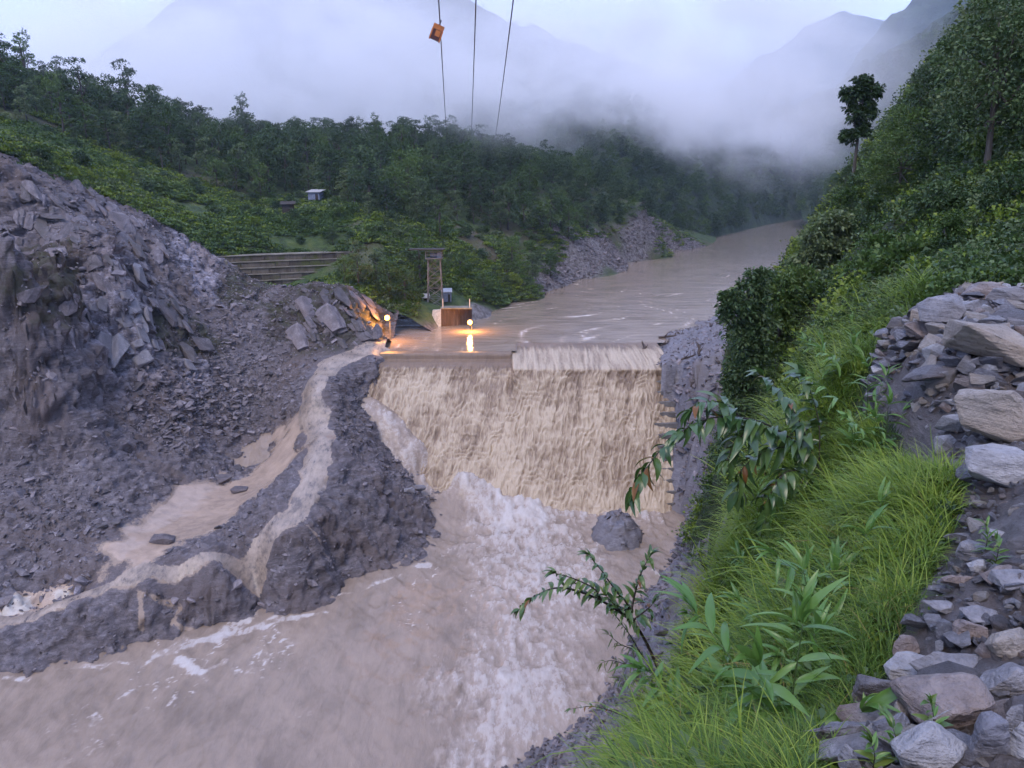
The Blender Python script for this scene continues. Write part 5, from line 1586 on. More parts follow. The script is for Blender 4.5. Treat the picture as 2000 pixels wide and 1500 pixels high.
# --- terraced retaining wall, each panel of each course its own piece
A0, B0 = np.array(atd(425, 505, 130.5)), np.array(atd(752, 470, 141.5))
dirw = (B0 - A0)[:2]
Lw = float(np.linalg.norm(dirw))
dirw /= Lw
outw = np.array((dirw[1], -dirw[0]))
base_w = A0.copy()
wall = empty('terraced_wall', tuple(A0), 'long terraced retaining wall with pale ledges above the dark cliff', 'retaining wall', None, math.atan2(dirw[1], dirw[0]))
rngw = random.Random(4)
def wall_box(nm, s0, s1, o0, o1, z0, z1, mat):
    o = link(nm, MB().box((s0, -o1, z0), (s1, -o0, z1)).mesh(nm), mat, wall)
    return o
for k in range(6):
    zt = .35 - k * 1.02
    s = k * 1.25
    front = .1 + k * .55
    last = k == 5
    while s < Lw - .5:
        w_ = rngw.uniform(2.2, 3.6)
        e = min(s + w_, Lw)
        j = rngw.uniform(-.06, .06)
        wall_box('wall_panel', s + .03, e - .03, -2.2 + front, front + j, zt - (3.2 if last else 1.25), zt - .10, M_WALL)
        s = e
    for q in range(5):
        a, e = k * 1.25 + (Lw - k * 1.25) * q / 5, k * 1.25 + (Lw - k * 1.25) * (q + 1) / 5
        wall_box('ledge', a + .02, e - .02, -2.2 + front, front + .16, zt - .097, zt + rngw.uniform(.0, .08), M_LEDGE)
wall_box('broken_end_beam', 1.0, 1.35, .2, 3.3, -5.0, -.2, M_LEDGE).rotation_euler = (0, 0, 0)

# --- concrete river wall below the tower
def boxy(name, parts, label, cat, origin):
    r_ = empty(name, origin, label, cat)
    for nm, a, b_, m in parts:
        o = link(nm, MB().box(tuple(np.array(a) - origin), tuple(np.array(b_) - origin)).mesh(nm), m, r_)
    return r_
q0, q1 = atd(862, 640, 131), atd(922, 628, 133)
xl, xr = float(q0[0]), float(q1[0])
rw = empty('river_wall', (xl, 131, -.5), 'rust stained concrete river wall beside the right floodlight', 'concrete wall')
nP = 5
for k in range(nP):
    a, e = (xr - xl) * k / nP, (xr - xl) * (k + 1) / nP
    mb = MB().add([(a + .01, a * .35, 0), (e - .01, e * .35, 0), (e - .01, e * .35 + .8, 0), (a + .01, a * .35 + .8, 0), (a + .01, a * .35 + .15, 3.5), (e - .01, e * .35 + .15, 3.5), (e - .01, e * .35 + .8, 3.5), (a + .01, a * .35 + .8, 3.5)],
                 [(3, 2, 1, 0), (4, 5, 6, 7), (0, 1, 5, 4), (1, 2, 6, 5), (2, 3, 7, 6), (3, 0, 4, 7)])
    link('wall_panel', mb.mesh('wall_panel'), M_RUST, rw)
link('coping', MB().box((-.1, .1, 3.503), (xr - xl + .1, 2.6, 3.68)).mesh('coping'), M_LEDGE, rw)
link('buttress', MB().add([(-2.0, .6, .2), (-.02, -.2, 0), (-.02, .8, 0), (-2.0, 1.4, .2), (-1.5, .8, 3.2), (-.02, .1, 3.4), (-.02, .8, 3.4), (-1.5, 1.4, 3.2)], [(3, 2, 1, 0), (4, 5, 6, 7), (0, 1, 5, 4), (1, 2, 6, 5), (2, 3, 7, 6), (3, 0, 4, 7)]).mesh('buttress'), M_WHITE, rw)
for px in (.25, (xr - xl) - .35):
    link('post', MB().box((px, .5, 3.68), (px + .12, .62, 5.2)).mesh('post'), M_WHITE, rw)

# --- lattice tower
pt = atd(851, 612, 137)
z0t = 2.4
tw = empty('lattice_tower', (float(pt[0]), 137, z0t), 'slim steel lattice tower with a cluttered platform on the left bank', 'tower')
hT, wb, wt_ = 8.6, 1.35, 1.05
cor = [(-1, -1), (1, -1), (1, 1), (-1, 1)]
for sx_, sy_ in cor:
    link('leg', MB().beam((sx_ * wb, sy_ * wb * .7, -.4), (sx_ * wt_, sy_ * wt_ * .7, hT), .11).mesh('leg'), M_METAL, tw)
lv = 5
for i in range(lv):
    f0, f1 = i / lv, (i + 1) / lv
    w0, w1 = wb + (wt_ - wb) * f0, wb + (wt_ - wb) * f1
    for k in range(4):
        a, b_ = cor[k], cor[(k + 1) % 4]
        link('brace', MB().beam((a[0] * w0, a[1] * w0 * .7, hT * f0), (b_[0] * w1, b_[1] * w1 * .7, hT * f1), .05).beam((b_[0] * w0, b_[1] * w0 * .7, hT * f0), (a[0] * w1, a[1] * w1 * .7, hT * f1), .05).beam((a[0] * w1, a[1] * w1 * .7, hT * f1), (b_[0] * w1, b_[1] * w1 * .7, hT * f1), .05).mesh('brace'), M_METAL, tw)
plat = link('platform', MB().box((-1.5, -1.1, hT), (1.5, 1.1, hT + .16)).mesh('platform'), M_METAL, tw)
for sx_ in (-1.4, 0, 1.4):
    link('railing_post', MB().box((sx_ - .04, -1.05, hT + .16), (sx_ + .04, -.97, hT + 1.2)).mesh('railing_post'), M_METAL, plat)
link('railing', MB().box((-1.5, -1.06, hT + 1.2), (1.5, -.96, hT + 1.3)).box((-1.5, -1.06, hT + .7), (1.5, -.96, hT + .76)).mesh('railing'), M_METAL, plat)
link('winch_drum', MB().tube([(-.7, 0, hT + .6), (.7, 0, hT + .6)], [.42, .42], 10).mesh('winch_drum'), M_BLUE, tw)
link('control_box', MB().box((.55, -.5, hT + .18), (1.3, .5, hT + 1.05)).mesh('control_box'), M_BLUE, tw)
link('roof', MB().box((-4.3, -1.3, hT + 1.55), (1.8, 1.3, hT + 1.72)).mesh('roof'), M_DARKW, tw)
for sx_ in (-1.35, 1.35):
    link('roof_post', MB().box((sx_ - .05, .9, hT + .16), (sx_ + .05, 1.0, hT + 1.55)).mesh('roof_post'), M_METAL, tw)

# --- sheds and huts
def hut(name, u, v, d, w_, h_, dp, wm, rm, label, rz=0.0, open_front=False, z=None, over=.35):
    p = atd(u, v, d)
    if z is not None: p[2] = z
    else: p[2] = float(HL([p[0]], [p[1]])[0]) + .45
    r_ = empty(name, tuple(p), label, 'hut', None, rz)
    for nm, a, b_ in (('back_wall', (-w_ / 2, dp - .1, 0), (w_ / 2, dp, h_)), ('side_wall', (-w_ / 2, 0, 0), (-w_ / 2 + .1, dp - .102, h_)), ('side_wall', (w_ / 2 - .1, 0, 0), (w_ / 2, dp - .102, h_))):
        link(nm, MB().box(a, b_).mesh(nm), wm, r_)
    if not open_front:
        f = link('front_wall', MB().box((-w_ / 2 + .102, 0, 0), (w_ * .12, .1, h_)).box((w_ * .38, 0, 0), (w_ / 2 - .102, .1, h_)).box((w_ * .12, 0, h_ * .8), (w_ * .38, .1, h_)).mesh('front_wall'), wm, r_)
        link('door', MB().box((w_ * .122, .03, 0), (w_ * .378, .08, h_ * .798)).mesh('door'), M_DARKW, r_)
    link('roof', MB().add([(-w_ / 2 - over, -over, h_ + .02), (w_ / 2 + over, -over, h_ + .02), (w_ / 2 + over, dp + over, h_ + .5), (-w_ / 2 - over, dp + over, h_ + .5), (-w_ / 2 - over, -over, h_ + .12), (w_ / 2 + over, -over, h_ + .12), (w_ / 2 + over, dp + over, h_ + .6), (-w_ / 2 - over, dp + over, h_ + .6)],
         [(3, 2, 1, 0), (4, 5, 6, 7), (0, 1, 5, 4), (1, 2, 6, 5), (2, 3, 7, 6), (3, 0, 4, 7)]).mesh('roof'), rm, r_)
    return r_
hut('control_shed', 873, 602, 140, 1.7, 1.7, 1.4, M_BLUE, M_TIN, 'small blue grey shed just right of the lattice tower', .1, z=2.9, over=.15)
hut('tin_shelter', 826, 607, 139, 2.0, .9, 1.5, M_DARKW, M_TIN, 'low shelter with a pale tin roof left of the lattice tower', .15, True, z=2.8)
hut('forest_hut', 614, 404, 168, 2.6, 1.5, 2.2, M_BLUE, M_TIN, 'small grey hut with a tin roof at the edge of the forest', -.2)
hut('board_hut', 564, 432, 155, 2.2, 1.6, 2.0, M_DARKW, M_DARKW, 'dark board hut half hidden on the grassy slope', .2)
# low stone wall left of the tower
sw = empty('stone_wall', tuple(atd(780, 622, 133)), 'low dark stone wall between the left floodlight and the tower', 'stone wall')
for r_ in range(3):
    for k in range(7):
        me = hull_rock('stone', 700 + r_ * 7 + k, 16, (.95, .7, .5), mat=M_DSLAB)
        o = link('stone', me, None, sw)
        o.location = (k * .92 + (r_ % 2) * .4 - 1.5, .35 * k, r_ * .44)

# --- floodlights (lit)
M_LAMP, t, b = new_mat('sodium_lamp')
b.inputs['Base Color'].default_value = (1, .6, .2, 1)
b.inputs['Emission Color'].default_value = (1.0, .36, .055, 1)
b.inputs['Emission Strength'].default_value = 3.6
def floodlight(u, v, d, ground, label):
    p = atd(u, v, d)
    r_ = empty('floodlight', (float(p[0]), d, ground), label, 'lamp', 'lit sodium floodlights')
    h_ = float(p[2]) - ground
    link('pole', MB().tube([(.25, .35, -.5), (.25, .35, h_ + .5)], [.07, .06], 8).mesh('pole'), M_METAL, r_)
    link('arm', MB().beam((.25, .35, h_ + .45), (0, -.1, h_ + .42), .05).mesh('arm'), M_METAL, r_)
    link('housing', MB().add([(-.32, .12, h_ + .36), (.32, .12, h_ + .36), (.32, .3, h_ + .42), (-.32, .3, h_ + .42), (-.18, .3, h_ - .25), (.18, .3, h_ - .25), (.18, .36, h_ - .25), (-.18, .36, h_ - .25)], [(0, 1, 2, 3), (7, 6, 5, 4), (0, 4, 5, 1), (1, 5, 6, 2), (2, 6, 7, 3), (3, 7, 4, 0)]).mesh('housing'), M_METAL, r_)
    bm = bmesh.new()
    bmesh.ops.create_uvsphere(bm, u_segments=16, v_segments=10, radius=.42)
    me = bpy.data.meshes.new('lamp_globe')
    bm.to_mesh(me)
    bm.free()
    me.materials.append(M_LAMP)
    o = link('lamp_globe', me, None, r_)
    o.location = (0, -.35, h_)
    ld = bpy.data.lights.new('lamp_light', 'POINT')
    ld.energy = 2400
    ld.color = (1.0, .42, .09)
    ld.shadow_soft_size = .3
    lo = bpy.data.objects.new('lamp_light', ld)
    COL.objects.link(lo)
    lo.parent = r_
    lo.location = (0, -1.25, h_ + .1)
floodlight(757, 620, 119.0, .4, 'glowing orange floodlight at the foot of the dark cliff')
floodlight(918, 629, 127.5, -.4, 'glowing orange floodlight in front of the rust stained wall')

# --- concrete fragment and driftwood
p = atd(98, 424, 100.5)
cf = link('concrete_fragment', hull_rock('concrete_fragment', 911, 12, (4.2, 1.4, .75), .03, 2, .02, M_DSLAB), None, None, 'dark broken concrete slab lying high on the landslide', 'concrete slab')
cf.location = tuple(p)
def logg(u, v, z, ln, r_, ang, label, lift=0.0, branch=True):
    p = atz(u, v, z)
    e = empty('driftwood', tuple(p), label, 'driftwood', None, ang)
    link('trunk', MB().tube([(-ln / 2, 0, 0), (-ln * .2, .1, .05 + lift * .2), (ln * .2, -.05, .1 + lift * .6), (ln / 2, .05, .1 + lift)], [r_, r_ * 1.05, r_ * .9, r_ * .55], 8).mesh('trunk', True), M_LOG, e)
    if branch:
        for k in (-.3, .1, .35):
            link('branch', MB().tube([(k * ln, 0, .1 + lift * (k + .5)), (k * ln + .3, .3 * (1 if k > 0 else -1), .5 + lift * (k + .5)), (k * ln + .45, .5 * (1 if k > 0 else -1), .9 + lift * (k + .5))], [r_ * .45, r_ * .3, r_ * .12], 5).mesh('branch', True), M_LOG, e)
logg(1258, 686, -.6, 1.2, .3, 1.3, 'dark stub of driftwood caught on the weir crest', .7)
logg(1312, 659, .1, 4.2, .22, .12, 'brown driftwood log stranded at the edge of the gravel bank', .2)
logg(1298, 674, -.1, 1.4, .12, .4, 'thin broken branch on the wet gravel beside the weir', .3)
logg(1345, 700, .5, 2.6, .13, .5, 'bare branch lying across the gravel right of the weir crest', .3)
logg(1365, 692, .8, 1.3, .2, 1.5, 'upright dark snag on the gravel right of the weir', 1.2)
logg(235, 1083, -11.9, 3.2, .25, -.35, 'long dark log lying across the lower end of the muddy run-off', .1, False)
for (uu, vv, ww, lb) in ((434, 938, 3.0, 'large flat boulder in the upper part of the muddy run-off'), (466, 955, 2.2, 'smaller rounded boulder below the flat one in the muddy run-off'), (320, 1052, 3.0, 'dark jagged boulder at the lower edge of the muddy run-off'), (812, 935, 2.8, 'big grey boulder beside the rapids at the end of the causeway'), (800, 960, 1.6, 'low boulder on the gravel left of the big grey one')):
    p = atz(uu, vv, -11.2 if uu < 600 else -12.3)
    p[2] = float(HL([p[0]], [p[1]])[0])
    o = link('boulder', hull_rock('boulder', uu, 14, (ww, ww * .7, ww * .42), .05, 2, .02, M_ROCK if uu < 600 else M_SLAB), None, None, lb, 'boulder', 'boulders below the landslide')
    o.location = tuple(p + np.array((0, 0, ww * .08)))

# ================================================================== ROPEWAY
def cable(pts, r_, label):
    P_ = [Vector(p) for p in pts]
    c0, c1 = P_[0], P_[-1]
    out = []
    for k in range(41):
        f = k / 40
        p = c0.lerp(c1, f)
        p.z -= 4 * 1.2 * f * (1 - f)
        out.append(p)
    return link('ropeway_cable', MB().tube(out, [r_] * 41, 6).mesh('ropeway_cable', True), M_STEEL, None, label, 'cable', 'ropeway cables over the river')
def through(a, b_, y0, y1):
    a, b_ = np.array(a), np.array(b_)
    f = lambda y: a + (b_ - a) * ((y - a[1]) / (b_[1] - a[1]))
    return tuple(f(y0)), tuple(f(y1))
c1 = through(atd(858, 0, 52), atd(873, 275, 205), -30, 222)
c2 = through(atd(928, 0, 52), atd(920, 268, 205), -30, 222)
c3 = through(atd(998, 0, 52), atd(967, 266, 205), -30, 222)
cable(c1, .04, 'leftmost ropeway cable, carrying the orange car')
cable(c2, .04, 'middle ropeway cable without a car')
cable(c3, .04, 'rightmost ropeway cable, leaning most')
f_ = .2
for _f in np.linspace(.2, .6, 400):           # where the cable passes the car's place in the picture
    _p = np.array(c1[0]) + (np.array(c1[1]) - np.array(c1[0])) * _f - np.array((0, 0, 4 * 1.2 * _f * (1 - _f)))
    if project(_p[None])[1][0] < 47: f_ = _f
pc = np.array(c1[0]) + (np.array(c1[1]) - np.array(c1[0])) * f_
pc[2] -= 4 * 1.2 * f_ * (1 - f_)
car = empty('ropeway_car', tuple(pc), 'small tilted orange ropeway car hanging high over the river', 'ropeway car', None, .15)
car.rotation_euler = (.1, R(22), .15)
car.scale = (.88, .88, .88)
link('body', MB().box((-.36, -.4, -1.16), (.36, .4, -.46)).mesh('body'), M_DKRED, car)
link('top_frame', MB().box((-.40, -.44, -.46), (.40, .44, -.12)).mesh('top_frame'), M_ORANGE, car)
for sx_ in (-1, 1):
    for sy_ in (-1, 1):
        link('corner_post', MB().box((sx_ * .37 - .05, sy_ * .41 - .05, -1.2), (sx_ * .37 + .05, sy_ * .41 + .05, -.462)).mesh('corner_post'), M_ORANGE, car)
link('side_panel', MB().box((-.1, -.43, -.9), (.26, -.402, -.5)).mesh('side_panel'), M_ORANGE, car)
link('hanger', MB().box((-.05, -.05, -.118), (.05, .05, .12)).mesh('hanger'), M_STEEL, car)
link('pulley', MB().tube([(-.05, 0, .14), (.05, 0, .14)], [.13, .13], 12).mesh('pulley'), M_STEEL, car)
# ================================================================== NEAR PLANTS
def lance_leaf(name, mat, width=.2, droop=.25, fold=.25, n=7, tip=1.0, curl=0.0):
    V, F = [], []
    for i in range(n + 1):
        t_ = i / n
        wv_ = width * .5 * (math.sin(math.pi * min(1, t_ ** .75 * .97 + .02)) ** .85) if 0 < i < n else .004
        x_ = t_ - .06 * droop * t_ * t_
        z_ = .10 * math.sin(t_ * 2) - droop * t_ * t_
        V += [(x_, -wv_, z_ + wv_ * fold * 2), (x_, 0, z_), (x_, wv_, z_ + wv_ * fold * 2)]
    for i in range(n):
        a = i * 3
        F += [(a, a + 3, a + 4, a + 1), (a + 1, a + 4, a + 5, a + 2)]
    me = bpy.data.meshes.new(name)
    me.from_pydata(V, [], F)
    me.polygons.foreach_set('use_smooth', np.ones(len(F), bool))
    me.materials.append(mat)
    return me
def put_leaf(me, parent, base, d, length, rng, name='leaf', roll=.5):
    d = Vector(d).normalized()
    up_ = Vector((rng.uniform(-roll, roll), rng.uniform(-roll, roll), 1))
    y_ = up_.cross(d)
    if y_.length < .05: y_ = Vector((0, 1, 0))
    y_.normalize()
    z_ = d.cross(y_)
    M = Matrix((d, y_, z_)).transposed().to_4x4()
    o = bpy.data.objects.new(name, me)
    COL.objects.link(o)
    o.parent = parent
    o.matrix_local = Matrix.Translation(Vector(base)) @ M @ Matrix.Scale(length, 4)
    return o
LV_BROAD = [lance_leaf('broad_leaf', M_LF_BROAD, .19, .30, .3), lance_leaf('broad_leaf', M_LF_BROAD, .16, .55, .25), lance_leaf('broad_leaf', M_LF_BROAD, .21, .15, .2)]
LV_GLOSS = [lance_leaf('glossy_leaf', M_LF_GLOSS, .34, .45, .2), lance_leaf('glossy_leaf', M_LF_GLOSS, .30, .7, .25), lance_leaf('glossy_leaf', M_LF_GLOSS, .36, .3, .15)]
LV_SAP = [lance_leaf('sapling_leaf', M_LF_GLOSS, .30, .3, .2), lance_leaf('sapling_leaf', mat_leaf('sapling_leaf', (.020, .050, .018), (.045, .090, .028), (.090, .130, .030), .3, .18, .5), .33, .45, .2)]
LV_RED = [lance_leaf('young_leaf', M_LF_RED, .28, .4, .2)]
LV_NARROW = [lance_leaf('narrow_leaf', mat_leaf('narrow_leaf', (.020, .040, .014), (.045, .070, .024), (.080, .095, .035)), .10, .5, .1)]

def stem_path(pts, n=8):
    P_ = [np.array(p, float) for p in pts]
    out = []
    m = len(P_) - 1
    for k in range(n * m + 1):
        f = k / n
        i = min(int(f), m - 1)
        t_ = f - i
        p0, p1, p2, p3 = P_[max(i - 1, 0)], P_[i], P_[i + 1], P_[min(i + 2, m)]
        out.append(.5 * ((2 * p1) + (-p0 + p2) * t_ + (2 * p0 - 5 * p1 + 4 * p2 - p3) * t_ ** 2 + (-p0 + 3 * p1 - 3 * p2 + p3) * t_ ** 3))
    return out
def leafy(name, label, cat, group, stems, leaves, gap, length, seed, rad=.012, skip=.25, spread=1.1, droop=.25, red=0.0, mat=M_DARKSTEM, whorl=2):
    """stems: list of polylines (world); leaves set along each, in pairs"""
    rng = random.Random(seed)
    org = Vector(stems[0][0])
    r_ = empty(name, tuple(org), label, cat, group)
    for si, s in enumerate(stems):
        path = [Vector(p) - org for p in stem_path(s)]
        rr = rad * (1 if si == 0 else .6)
        link('stem' if si == 0 else 'branch', MB().tube(path, [rr * (1 - .75 * k / (len(path) - 1)) for k in range(len(path))], 6).mesh('stem', True), mat, r_)
        acc, ln_ = 0, sum((path[k + 1] - path[k]).length for k in range(len(path) - 1))
        run, side = 0, 1
        for k in range(len(path) - 1):
            seg = path[k + 1] - path[k]
            run += seg.length
            acc += seg.length
            while acc > gap:
                acc -= gap
                f = run / ln_
                if f < (skip if si == 0 else .12): continue
                t_ = seg.normalized()
                lat = t_.cross(Vector((0, 0, 1)))
                if lat.length < .1: lat = Vector((1, 0, 0))
                lat.normalize()
                for q in range(whorl):
                    side = -side
                    d = t_ * rng.uniform(.3, .9) + lat * side * spread * rng.uniform(.6, 1.2) + Vector((rng.uniform(-.3, .3), rng.uniform(-.3, .3), rng.uniform(-droop * 2, .45)))
                    isred = red and f > .55 and rng.random() < red
                    put_leaf(rng.choice(LV_RED if isred else leaves), r_, path[k] + seg * rng.random(), d, length * rng.uniform(.65, 1.15) * (1 - .25 * f), rng)
        tip = path[-1]
        for q in range(4):
            d = (path[-1] - path[-2]).normalized() + Vector((rng.uniform(-.6, .6), rng.uniform(-.6, .6), rng.uniform(-.5, .4)))
            put_leaf(rng.choice(LV_RED if red and rng.random() < red else leaves), r_, tip, d, length * rng.uniform(.5, .9), rng)
    return r_
def on_slope(u, v, d):
    """ground under a picture point near depth d on the right bank"""
    p = atd(u, v, d)
    return p
# drooping glossy shrub in front of the weir's right end
W = lambda *a: [tuple(atd(*q)) for q in a]
leafy('glossy_shrub', 'glossy dark shrub with drooping branches and reddish young leaves before the weir', 'shrub', None,
      [W((1640, 1000, 6.6), (1590, 900, 6.6), (1500, 830, 6.5), (1400, 815, 6.4), (1320, 850, 6.3), (1262, 915, 6.2), (1240, 955, 6.2)),
       W((1590, 900, 6.6), (1560, 820, 6.6), (1520, 760, 6.6), (1490, 735, 6.6)),
       W((1600, 900, 6.6), (1600, 830, 6.7), (1585, 770, 6.8), (1570, 735, 6.8)),
       W((1560, 870, 6.6), (1500, 880, 6.5), (1450, 915, 6.4), (1440, 960, 6.4)),
       W((1600, 930, 6.6), (1540, 920, 6.4), (1505, 965, 6.3), (1490, 1010, 6.3)),
       W((1450, 822, 6.5), (1420, 790, 6.5), (1380, 785, 6.4), (1350, 800, 6.4)),
       W((1480, 828, 6.5), (1440, 860, 6.4), (1420, 900, 6.3))],
      LV_GLOSS, .05, .26, 3, .012, .28, .9, .55, .08)
# sapling leaning out over the water
leafy('leaning_sapling', 'thin dark stemmed sapling leaning out over the foaming river', 'sapling', None,
      [W((1305, 1350, 8.6), (1285, 1305, 8.6), (1262, 1255, 8.6), (1238, 1218, 8.6), (1195, 1185, 8.5), (1145, 1160, 8.5), (1090, 1148, 8.4), (1045, 1165, 8.4), (1015, 1190, 8.4)),
       W((1238, 1218, 8.6), (1225, 1180, 8.6), (1200, 1150, 8.6), (1175, 1115, 8.6), (1150, 1085, 8.6)),
       W((1232, 1200, 8.6), (1240, 1160, 8.7), (1252, 1120, 8.7), (1270, 1085, 8.7)),
       W((1236, 1212, 8.6), (1258, 1195, 8.6), (1275, 1180, 8.6)),
       W((1175, 1175, 8.5), (1160, 1150, 8.5), (1120, 1130, 8.5), (1085, 1120, 8.5)),
       W((1228, 1190, 8.6), (1210, 1190, 8.5), (1185, 1165, 8.5))],
      LV_SAP, .065, .235, 7, .026, .36, 1.0, .35, .05)
leafy('narrow_leaf_shrub', 'feathery narrow leaved shrub below the leaning sapling', 'shrub', None,
      [W((1300, 1345, 9.2), (1260, 1290, 9.2), (1230, 1240, 9.2), (1200, 1200, 9.2)), W((1270, 1310, 9.2), (1230, 1300, 9.1), (1195, 1290, 9.1), (1175, 1295, 9.1)), W((1250, 1270, 9.2), (1215, 1260, 9.2), (1190, 1240, 9.2)), W((1280, 1320, 9.2), (1250, 1330, 9.1), (1210, 1325, 9.1))],
      LV_NARROW, .05, .2, 9, .014, .1, 1.2, .5)
leafy('low_twig', 'low bare twig with small dark leaves above the gravel shore', 'shrub', None,
      [W((1260, 1420, 9), (1210, 1395, 9), (1160, 1380, 9), (1115, 1385, 9))], LV_SAP, .08, .11, 12, .01, .1, 1.0, .2, .1)
# bamboo-like canes with broad leaves
CANES = [(1395, 1500, 3.3, .42, 'broad leaved cane at the bottom edge, leftmost of the clump'), (1455, 1505, 2.9, .45, 'broad leaved cane at the bottom edge beside the leftmost one'), (1530, 1490, 2.75, .42, 'broad leaved cane at the bottom edge nearest the stony track'),
         (1440, 1440, 3.4, .40, 'broad leaved cane in the middle of the lowest clump'), (1545, 1420, 2.9, .40, 'broad leaved cane just below the square grey block'), (1500, 1385, 3.4, .36, 'pale broad leaved cane left of the square grey block'),
         (1575, 1350, 3.2, .36, 'broad leaved cane touching the square grey block'), (1470, 1345, 4.2, .34, 'broad leaved cane amid fine grass below the sapling level'), (1600, 1275, 3.8, .36, 'blue green cane with upright leaves at the track edge'),
         (1550, 1290, 4.2, .34, 'bushy cane left of the upright leaved one'), (1640, 1225, 4.0, .36, 'tall upright leaved cane below the yellow grass'), (1585, 1235, 4.6, .34, 'cane with long arching leaves in the middle of the slope'),
         (1690, 860, 5.9, .36, 'pale broad leaved cane standing in the bright grass'),
         (1725, 910, 5.3, .34, 'broad leaved cane at the left of the bright yellow grass'), (1660, 960, 6.0, .36, 'broad leaved cane deep in the arching grass'), (1540, 1010, 7.5, .4, 'dark broad leaved cane under the glossy shrub'), (1650, 760, 8.5, .42, 'long leaved cane above the glossy shrub'), (1610, 720, 9.5, .45, 'tall long leaved cane against the dark bushes'), (1680, 690, 10.5, .45, 'pale long leaved cane left of the stone pile'), (1700, 1130, 4.4, .3, 'small cane at the edge of the dark soil')]
rngp = random.Random(21)
for _k in range(7):
    CANES.append((rngp.uniform(1400, 1640), rngp.uniform(1130, 1480), 0, .33, 'broad leaved cane among the grass between the glossy shrub and the stones'))
for i, (u, v, d, ll, lb) in enumerate(CANES):
    hit = ray_hit(HR, u, v, 1.2, 30)
    x_, y_, gz_ = float(hit[0]), float(hit[1]), float(hit[2])
    hgt = .44 + .26 * rngp.random()
    ll = ll * .66
    lean = (rngp.uniform(-.25, .1), rngp.uniform(-.2, .1))
    base = (x_, y_, gz_ - .05)
    stems = [[base, (x_ + lean[0] * .4 * hgt, y_ + lean[1] * .4 * hgt, gz_ + hgt * .5), (x_ + lean[0] * hgt, y_ + lean[1] * hgt, gz_ + hgt)]]
    for q in range(3):
        l2 = (rngp.uniform(-.75, .5), rngp.uniform(-.7, .5))
        stems.append([(x_ + rngp.uniform(-.06, .06), y_ + rngp.uniform(-.06, .06), gz_), (x_ + l2[0] * .4 * hgt, y_ + l2[1] * .4 * hgt, gz_ + hgt * .45), (x_ + l2[0] * hgt, y_ + l2[1] * hgt, gz_ + hgt * .8)])
    leafy('broad_leaf_cane', lb, 'cane plant', 'broad leaved canes on the slope', stems, LV_BROAD, .085, ll, 100 + i, .006, .2, 1.2, .6, 0, M_GREENSTEM)
# seedlings among the stones
for i, (u, v, lb) in enumerate(((1705, 1480, 'leafy seedling between stones at the lower left of the track'), (1745, 1470, 'second seedling left of the big pale boulder'), (1818, 1425, 'slim seedling in the hollow under the largest boulder'), (1707, 1285, 'tiny seedling by the dark rounded slab'), (1945, 1090, 'bright little weed on the track'), (1925, 1060, 'reddish grass tuft seedling beside the bright stone'), (1740, 1400, 'trailing seedling below the square grey block'))):
    p = ground_hit(u, v, path_z)
    p[2] = float(HR([p[0]], [p[1]])[0])
    h_ = .09 + .03 * (i % 3)
    leafy('seedling', lb, 'seedling', 'seedlings on the track', [[tuple(p - np.array((0, 0, .02))), tuple(p + np.array((.005, 0, h_ * .6))), tuple(p + np.array((-.005, .01, h_)))]], [LV_BROAD[2], LV_SAP[1]], .018, .075, 40 + i, .0022, .15, 1.2, .1)
# dark seed head on a stalk
p = np.array(atd(1398, 1150, 9.5))
q = np.array(atd(1368, 1095, 9.5))
sh = empty('seed_head_stalk', tuple(p - np.array((0, 0, .3))), 'dark spiky seed head on a stalk in front of the side cascade', 'grass stalk')
link('stalk', MB().tube([(0, 0, 0), tuple((p - p) + np.array((0, 0, .3))), tuple(q - p + np.array((0, 0, .3)))], [.01, .009, .006], 5).mesh('stalk', True), M_DARKSTEM, sh)
link('seed_head', MB().tube([tuple(q - p + np.array((.09, 0, .17))), tuple(q - p + np.array((.03, 0, .27))), tuple(q - p + np.array((-.03, 0, .38)))], [.01, .035, .004], 7).mesh('seed_head', True), M_DARKSTEM, sh)

# ================================================================== NEAR GRASS
M_LF_DRY = mat_leaf('dry_grass_blade', (.10, .075, .03), (.16, .125, .05), (.22, .18, .08))
def blade_clump(name, seed, n, ln, wd, mat, r=.10, arch=.9, bias=(0, 0)):
    rng = np.random.default_rng(seed)
    V, F = [], []
    S = 5
    for k in range(n):
        a = rng.uniform(0, 2 * math.pi)
        l_ = ln * rng.uniform(.55, 1.25)
        out = np.array((math.cos(a) * .5 + bias[0], math.sin(a) * .5 + bias[1]))
        ar = arch * rng.uniform(.5, 1.3)
        b0 = np.array((rng.normal() * r, rng.normal() * r))
        w_ = wd * rng.uniform(.6, 1.3)
        perp = np.array((-out[1], out[0])) / (np.linalg.norm(out) + 1e-6)
        i0 = len(V)
        x_, z_ = 0.0, 0.0
        for s in range(S + 1):
            t_ = s / S
            th = .18 + ar * 1.7 * t_ ** 1.3
            if s:
                x_ += math.sin(th) * l_ / S
                z_ += math.cos(th) * l_ / S
            c = b0 + out / (np.linalg.norm(out) + 1e-6) * x_
            ww = w_ * (1 - t_ ** 2) * .5 + .0006
            V.append((c[0] + perp[0] * ww, c[1] + perp[1] * ww, z_))
            V.append((c[0] - perp[0] * ww, c[1] - perp[1] * ww, z_))
        for s in range(S):
            j = i0 + 2 * s
            F.append((j, j + 1, j + 3, j + 2))
    me = mesh_np(name, np.array(V), np.array(F))
    me.materials.append(mat)
    return me
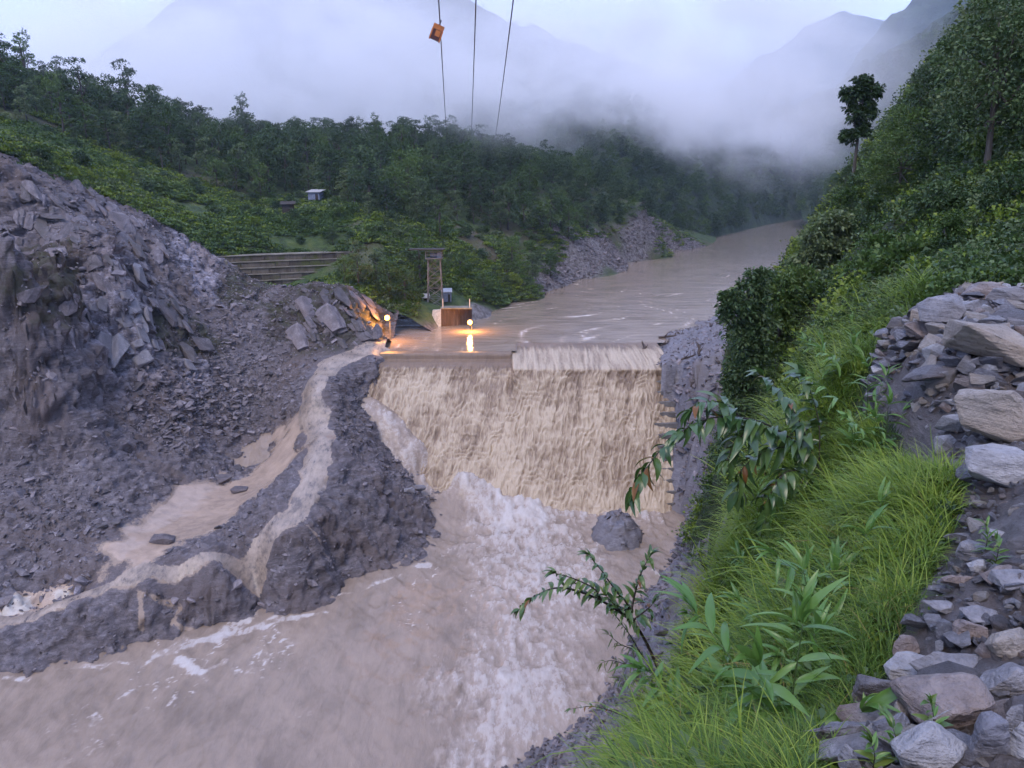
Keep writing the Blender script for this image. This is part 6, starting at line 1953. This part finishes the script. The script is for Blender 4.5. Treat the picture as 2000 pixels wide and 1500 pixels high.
GB = [blade_clump('grass_clump', 1, 34, .62, .011, M_LF_BLADE, bias=(-.3, -.05)), blade_clump('grass_clump', 2, 34, .72, .010, M_LF_BLADE, bias=(-.35, .0)), blade_clump('grass_clump', 3, 30, .55, .012, M_LF_BLADE, bias=(-.2, -.1)),
      blade_clump('grass_clump', 4, 34, .60, .010, M_LF_FINE, bias=(-.3, -.05)), blade_clump('grass_clump', 5, 34, .50, .011, M_LF_FINE, bias=(-.25, 0)), blade_clump('grass_clump', 6, 40, .45, .009, M_LF_FINE),
      tuft_mesh('weed', 91, 70, .10, M_LF_MID, .28), tuft_mesh('weed', 92, 70, .09, M_LF_YEL, .28),
      blade_clump('grass_clump', 7, 14, .75, .018, M_LF_BLADE, bias=(-.3, 0)), blade_clump('grass_clump', 8, 12, .6, .008, M_LF_DRY, bias=(-.2, 0)), tuft_mesh('weed', 93, 50, .13, M_LF_DARK, .3)]
rng = np.random.default_rng(2024)
n = 60000
rr_ = 2.0 + 24 * rng.random(n) ** 1.5
aa = R(-8) + R(58) * rng.random(n)
xx, yy = np.sin(aa) * rr_, np.cos(aa) * rr_
zz_ = HR(xx, yy)
P = np.column_stack([xx, yy, zz_])
u, v, fw = project(P)
ex_ = np.interp(yy, [p[1] for p in EDGE], [p[0] for p in EDGE]) + fbm(P * np.array((1.2, 1.2, 0)), 3, 41) * .07
ok = (u > 1000) & (u < 2020) & (v > 560) & (v < 1640) & ((xx < ex_ - .02) | (yy > 11.3)) & (zz_ > np.where(yy > 14, 4.5, -9))
P, u, v, fw = P[ok], u[ok], v[ok], fw[ok]
dens = np.clip(5.0 / fw, .12, 1) ** .4
keep = rng.random(len(P)) < dens
P, u, v, fw = P[keep], u[keep], v[keep], fw[keep]
bright = np.exp(-((u - 1760) / 190) ** 2 - ((v - 930) / 190) ** 2) + .55 * np.exp(-((u - 1450) / 160) ** 2 - ((v - 1000) / 120) ** 2) + .35 * np.exp(-((u - 1230) / 120) ** 2 - ((v - 1480) / 90) ** 2)
pk = np.where(rng.random(len(P)) < .08 + bright, rng.integers(0, 3, len(P)), np.where(rng.random(len(P)) < np.where(u < 1480, .42, .72), rng.integers(3, 6, len(P)), rng.integers(6, 8, len(P))))
rnd = rng.random(len(P))
pk = np.where(rnd < .05, 8, np.where(rnd < .10, 9, np.where(rnd < .24, 10, pk)))
nE = len(P)
edge_gap = np.interp(P[:, 1], [p[1] for p in EDGE], [p[0] for p in EDGE]) - P[:, 0]
scl = rng.uniform(.5, 1.3, nE) * np.where(pk < 3, 1.0, .85) * np.interp(fw, [2, 5, 20], [.55, .9, 1.15]) * np.clip(.45 + edge_gap * .8, .45, 1)
scatter('slope_grass', GB, P - np.array((0, 0, .02)), np.stack([rng.normal(size=nE) * .15, rng.normal(size=nE) * .15 - .15, rng.normal(size=nE) * .9], 1), scl, pk, 'long arching grass on the slope below the track')
